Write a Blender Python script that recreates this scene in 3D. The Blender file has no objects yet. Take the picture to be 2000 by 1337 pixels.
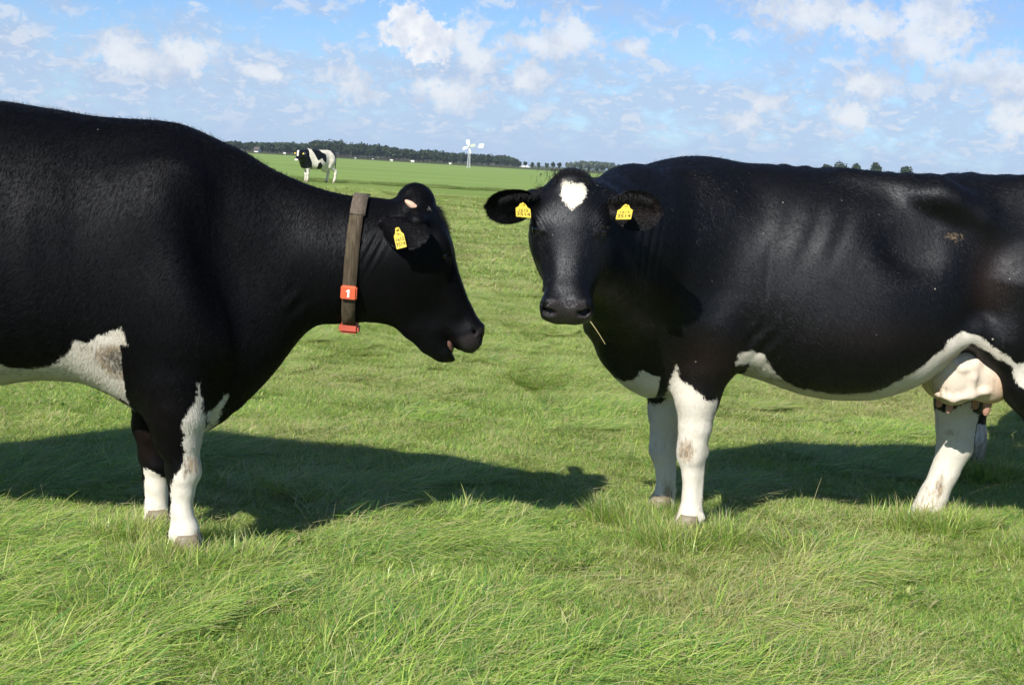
import bpy, bmesh, math, random
import numpy as np
from mathutils import Vector, Matrix, Euler

random.seed(7)
RNG = np.random.default_rng(11)
scene = bpy.context.scene
COL = scene.collection

# ------------------------------------------------------------------ camera
F_PX, CAM_H, ROLL = 2979.0, 1.375, math.radians(3.4)
PITCH = math.atan(348.5 / F_PX * math.cos(ROLL))
GZ = -0.05                      # soil level; z = 0 is about the top of the sward


def ray(x, y):
    a, b = (x - 1000) / F_PX, (668.5 - y) / F_PX
    c, s = math.cos(ROLL), math.sin(ROLL)
    ru, uu = a * c - b * s, a * s + b * c
    return ru, math.cos(PITCH) + uu * math.sin(PITCH), -math.sin(PITCH) + uu * math.cos(PITCH)


def W(x, y, D):
    """surveyed point of the photograph at distance D -> world (X, Z)"""
    d = ray(x, y)
    t = D / d[1]
    return d[0] * t, CAM_H + d[2] * t


def P3(x, y, D):
    X, Z = W(x, y, D)
    return np.array([X, D, Z])


cam_d = bpy.data.cameras.new('camera')
cam = bpy.data.objects.new('camera', cam_d)
COL.objects.link(cam)
scene.camera = cam
cam_d.sensor_width = 23.5
cam_d.lens = 23.5 * F_PX / 2000.0
cam_d.clip_start, cam_d.clip_end = 0.1, 20000
_f = Vector((0, math.cos(PITCH), -math.sin(PITCH)))
_r0, _u0 = Vector((1, 0, 0)), Vector((0, math.sin(PITCH), math.cos(PITCH)))
_r = _r0 * math.cos(ROLL) + _u0 * math.sin(ROLL)
_u = -_r0 * math.sin(ROLL) + _u0 * math.cos(ROLL)
cam.matrix_world = Matrix(((_r.x, _u.x, -_f.x, 0), (_r.y, _u.y, -_f.y, 0), (_r.z, _u.z, -_f.z, CAM_H), (0, 0, 0, 1)))

# ------------------------------------------------------------------ sun, sky, exposure
SUN_EL = math.radians(35.0)
LIGHT = Vector((0.42, 0.9075, 0)).normalized() * math.cos(SUN_EL) + Vector((0, 0, -math.sin(SUN_EL)))
sd = bpy.data.lights.new('sun', 'SUN')
sd.energy, sd.angle, sd.color = 4.3, math.radians(0.53), (1.0, 0.955, 0.88)
sun = bpy.data.objects.new('sun', sd)
COL.objects.link(sun)
sun.rotation_euler = LIGHT.to_track_quat('-Z', 'Y').to_euler()
scene.view_settings.view_transform = 'Standard'
scene.view_settings.look = 'None'
scene.view_settings.gamma = 1.0
scene.view_settings.exposure = 0.70
scene.view_settings.use_curve_mapping = False

world = bpy.data.worlds.new('World')
scene.world = world
world.use_nodes = True


class NT:
    """small helper for node trees"""
    def __init__(s, tree):
        s.t, s.n, s.l = tree, tree.nodes, tree.links

    def node(s, kind, **kw):
        n = s.n.new(kind)
        for k, v in kw.items():
            setattr(n, k, v)
        return n

    def put(s, sock, v):
        if isinstance(v, bpy.types.NodeSocket):
            s.l.new(v, sock)
        elif v is not None:
            sock.default_value = v

    def math(s, op, a, b=None, c=None, clamp=False):
        n = s.node('ShaderNodeMath', operation=op, use_clamp=clamp)
        for i, v in enumerate((a, b, c)):
            s.put(n.inputs[i], v)
        return n.outputs[0]

    def vmath(s, op, a, b=None, out=0):
        n = s.node('ShaderNodeVectorMath', operation=op)
        s.put(n.inputs[0], a)
        if b is not None:
            s.put(n.inputs[1], b)
        return n.outputs[out]

    def mix(s, fac, a, b, blend='MIX'):
        n = s.node('ShaderNodeMix', data_type='RGBA', blend_type=blend)
        s.put(n.inputs[0], fac)
        s.put(n.inputs[6], a)
        s.put(n.inputs[7], b)
        return n.outputs[2]

    def noise(s, vec, scale, detail=4, rough=0.55, dist=0.0, out=0, lac=2.0):
        n = s.node('ShaderNodeTexNoise')
        s.put(n.inputs['Vector'], vec)
        n.inputs['Scale'].default_value = scale
        n.inputs['Detail'].default_value = detail
        n.inputs['Roughness'].default_value = rough
        n.inputs['Lacunarity'].default_value = lac
        n.inputs['Distortion'].default_value = dist
        return n.outputs[out]

    def smooth(s, v, a, b, lo=0.0, hi=1.0):
        n = s.node('ShaderNodeMapRange', interpolation_type='SMOOTHSTEP', clamp=True)
        s.put(n.inputs[0], v)
        for i, q in enumerate((a, b, lo, hi)):
            s.put(n.inputs[i + 1], q)
        return n.outputs[0]

    def ramp(s, v, stops):
        n = s.node('ShaderNodeValToRGB')
        cr = n.color_ramp
        while len(cr.elements) < len(stops):
            cr.elements.new(0.5)
        for e, (p, c) in zip(cr.elements, stops):
            e.position = p
            e.color = (*c, 1) if len(c) == 3 else c
        s.put(n.inputs[0], v)
        return n.outputs[0]

    def attr(s, name, kind='GEOMETRY'):
        n = s.node('ShaderNodeAttribute', attribute_name=name, attribute_type=kind)
        return n


def azel(x, y):
    d = ray(x, y)
    return math.atan2(d[0], d[1]), math.atan2(d[2], math.hypot(d[0], d[1]))


def build_sky():
    w = NT(world.node_tree)
    w.n.clear()
    sky = w.node('ShaderNodeTexSky', sky_type='NISHITA', sun_disc=False)
    sky.sun_elevation = SUN_EL
    sky.sun_rotation = math.atan2(-LIGHT.x, -LIGHT.y)
    sky.altitude, sky.air_density, sky.dust_density, sky.ozone_density = 0, 0.75, 0.15, 2.5
    dirv = w.node('ShaderNodeTexCoord').outputs['Generated']
    sp = w.node('ShaderNodeSeparateXYZ')
    w.put(sp.inputs[0], dirv)
    az = w.math('ARCTAN2', sp.outputs[0], sp.outputs[1])
    el = w.math('ARCSINE', sp.outputs[2])
    cb = w.node('ShaderNodeCombineXYZ')
    w.put(cb.inputs[0], az)
    w.put(cb.inputs[1], el)
    pos = cb.outputs[0]
    # sky colour: the physically based sky, a little deeper in blue
    base = w.mix(1.0, sky.outputs[0], (0.80, 0.98, 1.22, 1), 'MULTIPLY')
    # warped coordinates shared by all clouds: billows
    wn = w.noise(pos, 34, 5, 0.6, out=1)
    warp = w.vmath('SUBTRACT', wn, (0.5, 0.5, 0.5))
    wpos = w.vmath('ADD', pos, w.vmath('MULTIPLY', warp, (0.035, 0.022, 0)))
    fine = w.noise(pos, 120, 6, 0.62)
    billow = w.math('SUBTRACT', fine, 0.5)

    def blobs(lst):
        cur = None
        for x, y, rx, ry in lst:
            a, e = azel(x, y)
            d = w.vmath('SUBTRACT', wpos, (a, e, 0))
            d = w.vmath('MULTIPLY', d, (F_PX / rx, F_PX / ry, 0))
            m = w.math('SUBTRACT', 1.0, w.vmath('LENGTH', d, out=1))
            cur = m if cur is None else w.math('MAXIMUM', cur, m)
        return cur

    crisp = blobs([(806, 48, 60, 48), (842, 72, 50, 52), (780, 66, 44, 30), (830, 96, 40, 26)])
    white = blobs([(915, 80, 55, 70), (1115, 66, 85, 62), (1050, 86, 120, 40), (930, 110, 70, 40),
                   (1570, 30, 140, 62), (1680, 44, 120, 50), (1830, 36, 110, 90), (1800, 92, 110, 52), (1895, 135, 95, 55), (1965, 150, 95, 65),
                   (240, 100, 80, 62), (365, 104, 95, 44), (300, 122, 170, 48), (1035, 150, 60, 44), (885, 188, 100, 46), (690, 165, 65, 44),
                   (1705, 168, 80, 42), (1450, 237, 50, 40), (1655, 222, 52, 46), (1500, 205, 58, 34), (1236, 95, 42, 30), (520, 140, 80, 22), (1985, 235, 55, 55)])
    grey = blobs([(345, 52, 130, 50), (20, 70, 120, 60), (1085, 8, 90, 30), (1210, 22, 120, 42), (1470, 8, 140, 32), (1910, 40, 130, 75), (1740, 90, 190, 70),
                  (1550, 90, 110, 50), (110, 0, 80, 26), (1690, 140, 90, 32), (1545, 125, 50, 46), (620, 12, 90, 24), (1310, 40, 80, 24), (1090, 120, 220, 50),
                  (880, 140, 180, 70), (500, 5, 55, 22), (1580, 20, 260, 50), (300, 150, 280, 46), (1950, 170, 160, 50)])
    # a field of small cumulus that goes on all round the dome, thicker towards the horizon
    pl = w.node('ShaderNodeCombineXYZ')
    w.put(pl.inputs[0], az)
    w.put(pl.inputs[1], w.math('MULTIPLY', w.math('POWER', w.math('ADD', w.math('MAXIMUM', el, 0.0), 0.02), 0.6), 0.9))
    field = w.noise(pl.outputs[0], 26, 7, 0.6, 0.25)
    cover = w.smooth(el, 0.09, 0.30, 0.0, -0.055)
    cover = w.math('ADD', cover, w.smooth(el, 0.052, 0.085, 0.04, -0.05))
    fld = w.math('ADD', field, cover)
    # rows of flat little cumulus, smaller and closer together towards the horizon
    rows = w.node('ShaderNodeCombineXYZ')
    w.put(rows.inputs[0], az)
    w.put(rows.inputs[1], w.math('MULTIPLY', w.math('POWER', w.math('ADD', w.math('MAXIMUM', el, 0.0), 0.012), 0.55), 0.95))
    f2 = w.noise(rows.outputs[0], 46, 7, 0.60, 0.5)
    f3 = w.noise(w.vmath('ADD', rows.outputs[0], (3.1, 1.7, 0)), 88, 6, 0.60, 0.4)
    band = w.smooth(el, 0.052, 0.088, 1.0, 0.12)
    veil = w.math('MULTIPLY', w.smooth(w.math('ADD', fld, w.math('MULTIPLY', w.math('SUBTRACT', f2, 0.5), 0.5)), 0.30, 0.56), band)
    puff = w.math('MULTIPLY', w.smooth(f2, 0.52, 0.63), w.smooth(fld, 0.36, 0.54))
    puff = w.math('MULTIPLY', puff, w.smooth(el, 0.008, 0.030, 0.25, 1.0))
    puff2 = w.math('MULTIPLY', w.smooth(f3, 0.55, 0.65), w.smooth(el, 0.006, 0.025, 0.2, 0.9))
    puff2 = w.math('MULTIPLY', puff2, band)
    bil2 = w.math('MULTIPLY', billow, 2.0)
    gm = w.smooth(w.math('ADD', grey, bil2), -0.1, 1.1)
    wm = w.smooth(w.math('ADD', white, bil2), 0.02, 0.66)
    cm = w.smooth(w.math('ADD', crisp, w.math('MULTIPLY', billow, 2.6)), -0.02, 0.46)
    # shading inside the clouds: heads white, bodies pale grey-blue
    sh = w.noise(w.vmath('ADD', pos, (0.004, -0.006, 0)), 40, 6, 0.60)
    core = w.smooth(w.math('ADD', w.math('MULTIPLY', white, 0.45), w.math('MULTIPLY', w.math('SUBTRACT', sh, 0.5), 1.8)), -0.15, 0.55)
    c_veil = (4.85, 6.25, 8.45, 1)
    c_grey = (4.75, 5.80, 7.75, 1)
    c_head = (7.4, 8.0, 9.0, 1)
    c_white = (8.8, 9.1, 9.5, 1)
    haze = w.smooth(el, 0.0, 0.045, 0.80, 0.0)
    c = w.mix(haze, base, (4.45, 5.85, 8.1, 1))
    c = w.mix(w.math('MULTIPLY', veil, 0.86), c, c_veil)
    c = w.mix(w.math('MULTIPLY', gm, 0.52), c, c_grey)
    c = w.mix(w.math('MULTIPLY', puff, 0.68), c, c_head)
    c = w.mix(w.math('MULTIPLY', puff2, 0.60), c, c_head)
    wc = w.mix(core, (5.7, 6.5, 8.0, 1), c_white)
    c = w.mix(w.math('MULTIPLY', wm, 0.82), c, wc)
    c = w.mix(w.math('MULTIPLY', cm, 0.97), c, w.mix(w.smooth(sh, 0.36, 0.64), (7.0, 7.6, 8.8, 1), (10.2, 10.2, 10.2, 1)))
    bg = w.node('ShaderNodeBackground')
    w.put(bg.inputs[0], c)
    bg.inputs[1].default_value = 0.0615
    out = w.node('ShaderNodeOutputWorld')
    w.l.new(bg.outputs[0], out.inputs[0])


build_sky()
scene.cycles.max_bounces = 5
scene.cycles.diffuse_bounces = 2
scene.cycles.glossy_bounces = 2
scene.cycles.transmission_bounces = 3
world.cycles.sampling_method = 'NONE'
scene.cycles.use_denoising = True
scene.cycles.use_adaptive_sampling = True
scene.cycles.adaptive_threshold = 0.025


# ------------------------------------------------------------------ helpers
def tag(o, label=None, cat=None, group=None, kind=None):
    for k, v in (('label', label), ('category', cat), ('group', group), ('kind', kind)):
        if v:
            o[k] = v
    return o


def new_obj(name, me, parent=None, mat=None, loc=None):
    o = bpy.data.objects.new(name, me)
    COL.objects.link(o)
    if parent is not None:
        o.parent = parent
    if mat is not None:
        me.materials.append(mat)
    if loc is not None:
        o.location = loc
    return o


def mesh_np(name, v, f, smooth=True):
    """v (N,3), f (M,3 or 4)"""
    me = bpy.data.meshes.new(name)
    v = np.asarray(v, np.float32)
    f = np.asarray(f, np.int32)
    k = f.shape[1]
    me.vertices.add(len(v))
    me.vertices.foreach_set('co', v.ravel())
    me.loops.add(f.size)
    me.loops.foreach_set('vertex_index', f.ravel())
    me.polygons.add(len(f))
    me.polygons.foreach_set('loop_start', np.arange(0, f.size, k, dtype=np.int32))
    me.polygons.foreach_set('loop_total', np.full(len(f), k, np.int32))
    if smooth:
        me.polygons.foreach_set('use_smooth', np.ones(len(f), bool))
    me.update(calc_edges=True)
    me.validate()
    return me


def set_attr(me, name, arr):
    a = me.attributes.new(name, 'FLOAT', 'POINT')
    a.data.foreach_set('value', np.asarray(arr, np.float32))


def mat_new(name):
    m = bpy.data.materials.new(name)
    m.use_nodes = True
    nt = NT(m.node_tree)
    b = m.node_tree.nodes['Principled BSDF']
    return m, nt, b


def mat_plain(name, col, rough=0.6, spec=0.3, var=0.12, scale=20, bump=0.0):
    m, nt, b = mat_new(name)
    tc = nt.node('ShaderNodeTexCoord').outputs['Object']
    n = nt.noise(tc, scale, 4)
    dark = tuple(c * (1 - var) for c in col[:3]) + (1,)
    lite = tuple(min(1, c * (1 + var)) for c in col[:3]) + (1,)
    nt.put(b.inputs['Base Color'], nt.mix(n, dark, lite))
    b.inputs['Roughness'].default_value = rough
    b.inputs['Specular IOR Level'].default_value = spec
    if bump:
        bp = nt.node('ShaderNodeBump')
        bp.inputs['Strength'].default_value = bump
        bp.inputs['Distance'].default_value = 0.01
        nt.put(bp.inputs['Height'], n)
        nt.put(b.inputs['Normal'], bp.outputs[0])
    return m


# value noise in numpy for terrain and growth
def vnoise(x, y, seed=0):
    r = np.random.default_rng(seed)
    tab = r.random((256, 256))
    xi, yi = np.floor(x).astype(int), np.floor(y).astype(int)
    fx, fy = x - xi, y - yi
    fx, fy = fx * fx * (3 - 2 * fx), fy * fy * (3 - 2 * fy)
    g = lambda i, j: tab[i % 256, j % 256]
    return (g(xi, yi) * (1 - fx) + g(xi + 1, yi) * fx) * (1 - fy) + (g(xi, yi + 1) * (1 - fx) + g(xi + 1, yi + 1) * fx) * fy


def fbm(x, y, seed=0, oct=3):
    s, a, t = 0, 1.0, 0
    for i in range(oct):
        s = s + a * vnoise(x * 2 ** i, y * 2 ** i, seed + i)
        t += a
        a *= 0.5
    return s / t


def ground_h(x, y):
    """soft tussocks near the camera, level further out"""
    amp = np.clip(1.2 - np.hypot(x, y) / 60.0, 0, 1)
    return GZ + amp * ((fbm(x * 0.7 + 40, y * 0.7 + 40, 3, 1) - 0.5) * 0.05 + (fbm(x * 0.2 + 40, y * 0.2 + 40, 9, 2) - 0.5) * 0.06)


# ------------------------------------------------------------------ ground and far landscape
DITCH = lambda x: 79.3 + 0.27 * (x + 3.5)


def mat_ground():
    m, nt, b = mat_new('pasture_ground')
    pos = nt.node('ShaderNodeNewGeometry').outputs['Position']
    sp = nt.node('ShaderNodeSeparateXYZ')
    nt.put(sp.inputs[0], pos)
    n1 = nt.noise(pos, .35, 5, .6)
    n2 = nt.noise(pos, 6, 4, .65)
    n3 = nt.noise(nt.vmath('MULTIPLY', pos, (.25, 1, 1)), .12, 3, .5)
    near = nt.ramp(nt.math('ADD', nt.math('MULTIPLY', n1, .6), nt.math('MULTIPLY', n2, .4)),
                   [(.25, (.130, .205, .040)), (.5, (.205, .290, .070)), (.75, (.290, .310, .105))])
    far = nt.ramp(nt.math('ADD', nt.math('MULTIPLY', n3, .7), nt.math('MULTIPLY', n1, .3)),
                  [(.30, (.175, .275, .075)), (.5, (.230, .330, .090)), (.7, (.300, .355, .110))])
    # thatch and soil close by, shade between the blades darkened in; closed sward further off
    near = nt.mix(nt.smooth(sp.outputs[1], 5.0, 13.0), nt.mix(n2, (.075, .105, .026, 1), (.135, .140, .050, 1)), near)
    # field boundaries: ditch line, then rougher land before the wood
    dl = nt.math('SUBTRACT', sp.outputs[1], nt.math('MULTIPLY_ADD', sp.outputs[0], .27, 80.2))
    col = nt.mix(nt.smooth(dl, -4.0, 3.0), near, far)
    d2 = nt.math('SUBTRACT', sp.outputs[1], nt.math('MULTIPLY_ADD', sp.outputs[0], .25, 470))
    rough = nt.mix(n1, (.060, .075, .028, 1), (.095, .105, .045, 1))
    col = nt.mix(nt.smooth(d2, -8, 8), col, rough)
    soil = nt.math('LESS_THAN', nt.node('ShaderNodeCameraData').outputs['View Distance'], -1)
    nt.put(b.inputs['Base Color'], col)
    b.inputs['Roughness'].default_value = .9
    b.inputs['Specular IOR Level'].default_value = .05
    bp = nt.node('ShaderNodeBump')
    bp.inputs['Strength'].default_value = .8
    bp.inputs['Distance'].default_value = .15
    nt.put(bp.inputs['Height'], nt.noise(pos, 2.2, 5, .7))
    nt.put(b.inputs['Normal'], bp.outputs[0])
    for n in list(nt.n):
        if n.type == 'CAMERA':
            nt.n.remove(n)
    for n in list(nt.n):
        if n.type == 'MATH' and n.operation == 'LESS_THAN' and not n.outputs[0].links:
            nt.n.remove(n)
    return m


def build_ground():
    nr, na = 380, 380
    rad = np.concatenate([[0.0], np.geomspace(.6, 14000, nr)])
    ang = np.linspace(0, 2 * math.pi, na, endpoint=False)
    R, Aa = np.meshgrid(rad[1:], ang, indexing='ij')
    X, Y = R * np.sin(Aa), R * np.cos(Aa)
    Z = ground_h(X, Y)
    Z = Z - .035 * np.clip(1.3 - R / 60, 0, 1)
    dd = np.abs(Y - DITCH(X))
    Z = Z - .25 * np.exp(-(dd / 1.2) ** 2) * (np.abs(X) < 400)
    v = np.concatenate([[[0, 0, GZ]], np.stack([X.ravel(), Y.ravel(), Z.ravel()], 1)])
    i, j = np.meshgrid(np.arange(nr - 1), np.arange(na), indexing='ij')
    a = 1 + i * na + j
    b = 1 + i * na + (j + 1) % na
    f = np.stack([a, a + na, b + na, b], -1).reshape(-1, 4)
    f = f[:, ::-1]
    me = mesh_np('ground', v, f)
    me2 = bmesh.new()
    me2.from_mesh(me)
    me2.verts.ensure_lookup_table()
    for q in range(na):
        me2.faces.new((me2.verts[0], me2.verts[1 + (q + 1) % na], me2.verts[1 + q]))
    bmesh.ops.recalc_face_normals(me2, faces=me2.faces)
    if sum(f_.normal.z for f_ in me2.faces) < 0:
        bmesh.ops.reverse_faces(me2, faces=me2.faces)
    me2.to_mesh(me)
    me2.free()
    o = new_obj('ground', me, None, mat_ground())
    tag(o, 'flat green pasture reaching to the horizon', None, None, 'structure')


build_ground()


def mat_leaf(name, c1, c2, trans=.2):
    m, nt, b = mat_new(name)
    oi = nt.node('ShaderNodeNewGeometry')
    n = nt.noise(oi.outputs['Position'], .35, 3, .6)
    col = nt.mix(nt.math('MULTIPLY_ADD', oi.outputs['Random Per Island'], .6, nt.math('MULTIPLY_ADD', n, .8, -.2)), c1, c2)
    nt.put(b.inputs['Base Color'], col)
    b.inputs['Roughness'].default_value = .7
    b.inputs['Specular IOR Level'].default_value = .2
    return m


M_LEAF = mat_leaf('dark_foliage', (.016, .028, .013, 1), (.034, .052, .022, 1))
M_LEAF_HAZED = mat_leaf('hazed_foliage', (.045, .062, .030, 1), (.085, .105, .052, 1))  # distance haze mixed into the leaf colour
M_BARK = mat_plain('bark', (.075, .06, .045), .85, .1, .3, 3)


def crown_quads(V, Fc, c, rx, rz, n, size, rng, lobes=6):
    """leaf clumps scattered through an uneven crown made of several lobes"""
    lob = [(np.array([0, 0, 0.]), 1.0)]
    for _ in range(lobes):
        d = rng.normal(0, 1, 3)
        d /= np.linalg.norm(d)
        lob.append((d * np.array([rx, rx, rz]) * rng.uniform(.35, .62), rng.uniform(.38, .60)))
    for k in range(n):
        lo, ls = lob[rng.integers(len(lob))]
        d = rng.normal(0, 1, 3)
        d /= np.linalg.norm(d)
        r = rng.uniform(.35, 1.0) ** .5
        p = c + lo * 1.0 + d * r * np.array([rx, rx, rz]) * (ls if ls < 1 else .72)
        nrm = d + rng.normal(0, .5, 3)
        nrm /= np.linalg.norm(nrm)
        t = np.cross(nrm, rng.normal(0, 1, 3))
        t /= np.linalg.norm(t)
        s = np.cross(nrm, t)
        h = size * rng.uniform(.6, 1.3)
        b = len(V)
        V += [p + t * h, p + s * h * .8, p - t * h, p - s * h * .8]
        Fc.append((b, b + 1, b + 2, b + 3))


def trunk_geo(V, Fc, base, h, r, rng, limbs=4, spread=1.0):
    def tube(p0, p1, r0, r1):
        d = p1 - p0
        d = d / np.linalg.norm(d)
        s = np.cross(d, [.2, 1, .1])
        s /= np.linalg.norm(s)
        t = np.cross(d, s)
        b = len(V)
        for p, rr in ((p0, r0), (p1, r1)):
            for q in range(6):
                a = q * math.pi / 3
                V.append(p + (s * math.cos(a) + t * math.sin(a)) * rr)
        for q in range(6):
            Fc.append((b + q, b + (q + 1) % 6, b + 6 + (q + 1) % 6, b + 6 + q))
    topp = base + np.array([rng.normal(0, .03) * h, rng.normal(0, .03) * h, h])
    tube(base, topp, r, r * .55)
    for _ in range(limbs):
        st = base + (topp - base) * rng.uniform(.6, 1)
        tube(st, st + np.array([rng.normal(0, .5) * spread, rng.normal(0, .5) * spread, rng.uniform(.4, .9) * spread]), r * .45, r * .12)


def tree(name, label, base, h, rx, rng, mat=None, group=None, cat='tree', nq=420, size=.5, trunk=.3):
    base = np.array(base, float)
    root = bpy.data.objects.new(name, None)
    COL.objects.link(root)
    root.location = base
    tag(root, label, cat, group)
    V, Fc = [], []
    trunk_geo(V, Fc, np.zeros(3), h * trunk, h * .028, rng, 5, h * .25)
    new_obj('trunk', mesh_np('trunk', np.array(V), np.array(Fc)), root, M_BARK)
    V, Fc = [], []
    crown_quads(V, Fc, np.array([0, 0, h * (trunk + 1) * .5]), rx, h * (1 - trunk) * .55, nq, size, rng)
    new_obj('crown', mesh_np('crown', np.array(V), np.array(Fc), False), root, mat or M_LEAF)
    return root


def horizon_y(x):
    return 320 + (x - 1000) * 0.0594


def far_landscape():
    rng = np.random.default_rng(77)
    # the wood on the left: one mass
    prof = [(440, 276), (470, 272), (482, 277), (500, 277), (540, 277), (600, 279), (610, 272), (625, 270), (668, 271), (675, 278), (700, 277), (730, 279), (760, 283), (778, 287), (800, 289), (815, 293), (835, 290), (870, 294), (905, 297), (950, 299), (990, 302), (1008, 308), (1016, 316)]
    V, Fc = [], []
    VT, FT = [], []
    for k in range(640):
        x = rng.uniform(440, 1012)
        D = rng.uniform(640, 740) + max(0, x - 820) * .9
        ty = np.interp(x, [p[0] for p in prof], [p[1] for p in prof])
        X, Zt = W(x, ty, D)
        h = max(1.2, (Zt - GZ) * .93) * rng.uniform(.80, 1.03)
        bx = np.array([X, D, GZ])
        crown_quads(V, Fc, bx + np.array([0, 0, h * .60]), h * rng.uniform(.38, .52), h * .46, 90, .50, rng, 5)
        trunk_geo(VT, FT, bx, h * .4, .13, rng, 1, 1.0)
    wood = bpy.data.objects.new('far_wood', None)
    COL.objects.link(wood)
    wood.location = (-70, 690, GZ)
    o = np.array([-70, 690, GZ])
    tag(wood, 'long dark wood on the horizon behind the distant black and white cow', 'wood', None, 'stuff')
    new_obj('canopy', mesh_np('canopy', np.array(V) - o, np.array(Fc), False), wood, M_LEAF)
    new_obj('trunks', mesh_np('trunks', np.array(VT) - o, np.array(FT)), wood, M_BARK)
    # woods further right and further off, haze paled into their leaf colour
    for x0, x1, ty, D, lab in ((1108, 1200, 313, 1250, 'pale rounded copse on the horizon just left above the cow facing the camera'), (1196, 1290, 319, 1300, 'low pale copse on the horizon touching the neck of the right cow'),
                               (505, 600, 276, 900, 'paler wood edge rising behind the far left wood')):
        V, Fc = [], []
        for k in range(60):
            x = rng.uniform(x0, x1)
            X, Zt = W(x, ty + rng.uniform(0, 2) + abs((x - (x0 + x1) / 2) / (x1 - x0)) * 5, D)
            h = Zt - GZ
            crown_quads(V, Fc, np.array([X, D + rng.uniform(-30, 30), GZ + h * .55]), h * .40, h * .46, 70, .9, rng, 4)
        Xc = W((x0 + x1) / 2, 320, D)[0]
        oo = np.array([Xc, D, GZ])
        me = mesh_np('far_copse', np.array(V) - oo, np.array(Fc), False)
        tag(new_obj('far_copse', me, None, M_LEAF_HAZED, oo), lab, 'copse', None, 'stuff')
    # avenue of small round trees
    av = [850, 868, 884, 927, 942, 956, 970, 986, 1002, 1014, 1026, 1039, 1052, 1067, 1080, 1093, 1122, 1134, 1150, 1166, 1177, 1190, 1203, 1222]
    for i, x in enumerate(av):
        D = 560 + (x - 850) * .22
        X, _ = W(x, 330, D)
        h = rng.uniform(2.3, 3.0) * (1.25 if x < 960 else 1.0) * (1.25 if x in (1080, 1093, 956) else 1)
        ords = ['first', 'second', 'third', 'fourth', 'fifth', 'sixth', 'seventh', 'eighth', 'ninth', 'tenth', 'eleventh', 'twelfth', 'thirteenth', 'fourteenth',
                'fifteenth', 'sixteenth', 'seventeenth', 'eighteenth', 'nineteenth', 'twentieth', 'twenty-first']
        nl = sum(q < 915 for q in av)
        lab = ords[nl - 1 - i] + ' small round tree left of the windmill, before the far wood' if i < nl else ords[i - nl] + ' small round tree right of the windmill in the far avenue'
        tree('avenue_tree', lab, (X, D, GZ), h, h * .34, rng, M_LEAF, 'trees of the far avenue', nq=150, size=.36, trunk=.26)
    # tree tops showing above the back of the right cow
    labs = ['tree top peeping over the right cow, leftmost of the five', 'broadest tree top peeping over the back of the right cow', 'low tree top over the right cow, middle one of five', 'round tree top over the right cow, fourth from the left', 'tree top over the right cow, rightmost of the five']
    for i, (x, ty, w) in enumerate(((1619, 326, 15), (1645, 323, 18), (1672, 327, 14), (1712, 324, 17), (1768, 330, 18))):
        D = 520
        X, Z = W(x, ty - 7, D)
        tree('roadside_tree', labs[i], (X, D, GZ), Z - GZ, w / F_PX * D * .95, rng, M_LEAF, 'tree tops above the cow', nq=700, size=.38, trunk=.35)
    # farm building with a white roof, and a white house at the edge of the wood
    M_WALL = mat_plain('pale_wall', (.70, .69, .66), .7, .2, .08, 1)
    M_ROOFW = mat_plain('pale_roof', (.80, .80, .80), .45, .3, .06, 1)
    M_ROOFD = mat_plain('dark_roof', (.10, .085, .08), .7, .2, .2, 1)
    M_PANE = mat_plain('far_pane', (.03, .035, .045), .15, .5, .1, 1)

    def house(name, label, x, y, D, w, d, hw, hr, roofm, rot):
        X, _ = W(x, y, D)
        root = bpy.data.objects.new(name, None)
        COL.objects.link(root)
        root.location, root.rotation_euler = (X, D, GZ), (0, 0, rot)
        tag(root, label, 'building')
        a, b = w / 2, d / 2
        v = [(-a, -b, 0), (a, -b, 0), (a, b, 0), (-a, b, 0), (-a, -b, hw), (a, -b, hw), (a, b, hw), (-a, b, hw), (-a, 0, hw + hr), (a, 0, hw + hr)]
        me = bpy.data.meshes.new('wall')
        me.from_pydata(v, [], [(0, 1, 5, 4), (1, 2, 6, 9, 5), (2, 3, 7, 6), (3, 0, 4, 8, 7)])
        new_obj('wall', me, root, M_WALL)
        e, t = .35, .18
        vs = []
        for s in (-1, 1):
            vs += [(-a - e, s * (b + e), hw - .25), (a + e, s * (b + e), hw - .25), (a + e, 0, hw + hr + .12), (-a - e, 0, hw + hr + .12)]
        vs += [(x_, y_, z_ - t) for x_, y_, z_ in vs]
        me = bpy.data.meshes.new('roof')
        me.from_pydata(vs, [], [(0, 1, 2, 3), (7, 6, 5, 4), (8, 11, 10, 9), (12, 13, 14, 15), (0, 8, 9, 1), (4, 5, 13, 12), (0, 3, 11, 8), (1, 9, 10, 2), (4, 12, 15, 7), (5, 6, 14, 13)])
        new_obj('roof', me, root, roofm)
        for q in (-.55, 0, .55):
            me = bpy.data.meshes.new('window')
            cx = q * a
            me.from_pydata([(cx - .5, -b - .04, hw * .35), (cx + .5, -b - .04, hw * .35), (cx + .5, -b - .04, hw * .75), (cx - .5, -b - .04, hw * .75)], [], [(0, 1, 2, 3)])
            new_obj('window', me, root, M_PANE)
    house('barn', 'low barn with a white roof on the horizon right of the windmill', 1026, 316, 800, 2.6, 4, .3, 1.0, M_ROOFW, .9)
    house('farmhouse', 'white house half hidden at the edge of the far left wood', 503, 290, 632, 1.8, 2.4, 1.3, .8, M_ROOFD, -.3)
    # windmill pump
    D = 318.0
    X, _ = W(915, 328, D)
    root = bpy.data.objects.new('windmill', None)
    COL.objects.link(root)
    root.location = (X, D, GZ)
    tag(root, 'white four-bladed water pumping windmill on a lattice mast in the far field', 'windmill')
    M_MILL = mat_plain('mill_white', (.80, .80, .78), .4, .4, .05, 1)
    M_MAST = mat_plain('mill_grey', (.52, .54, .56), .45, .5, .1, 1)
    HH = 4.25

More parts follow.
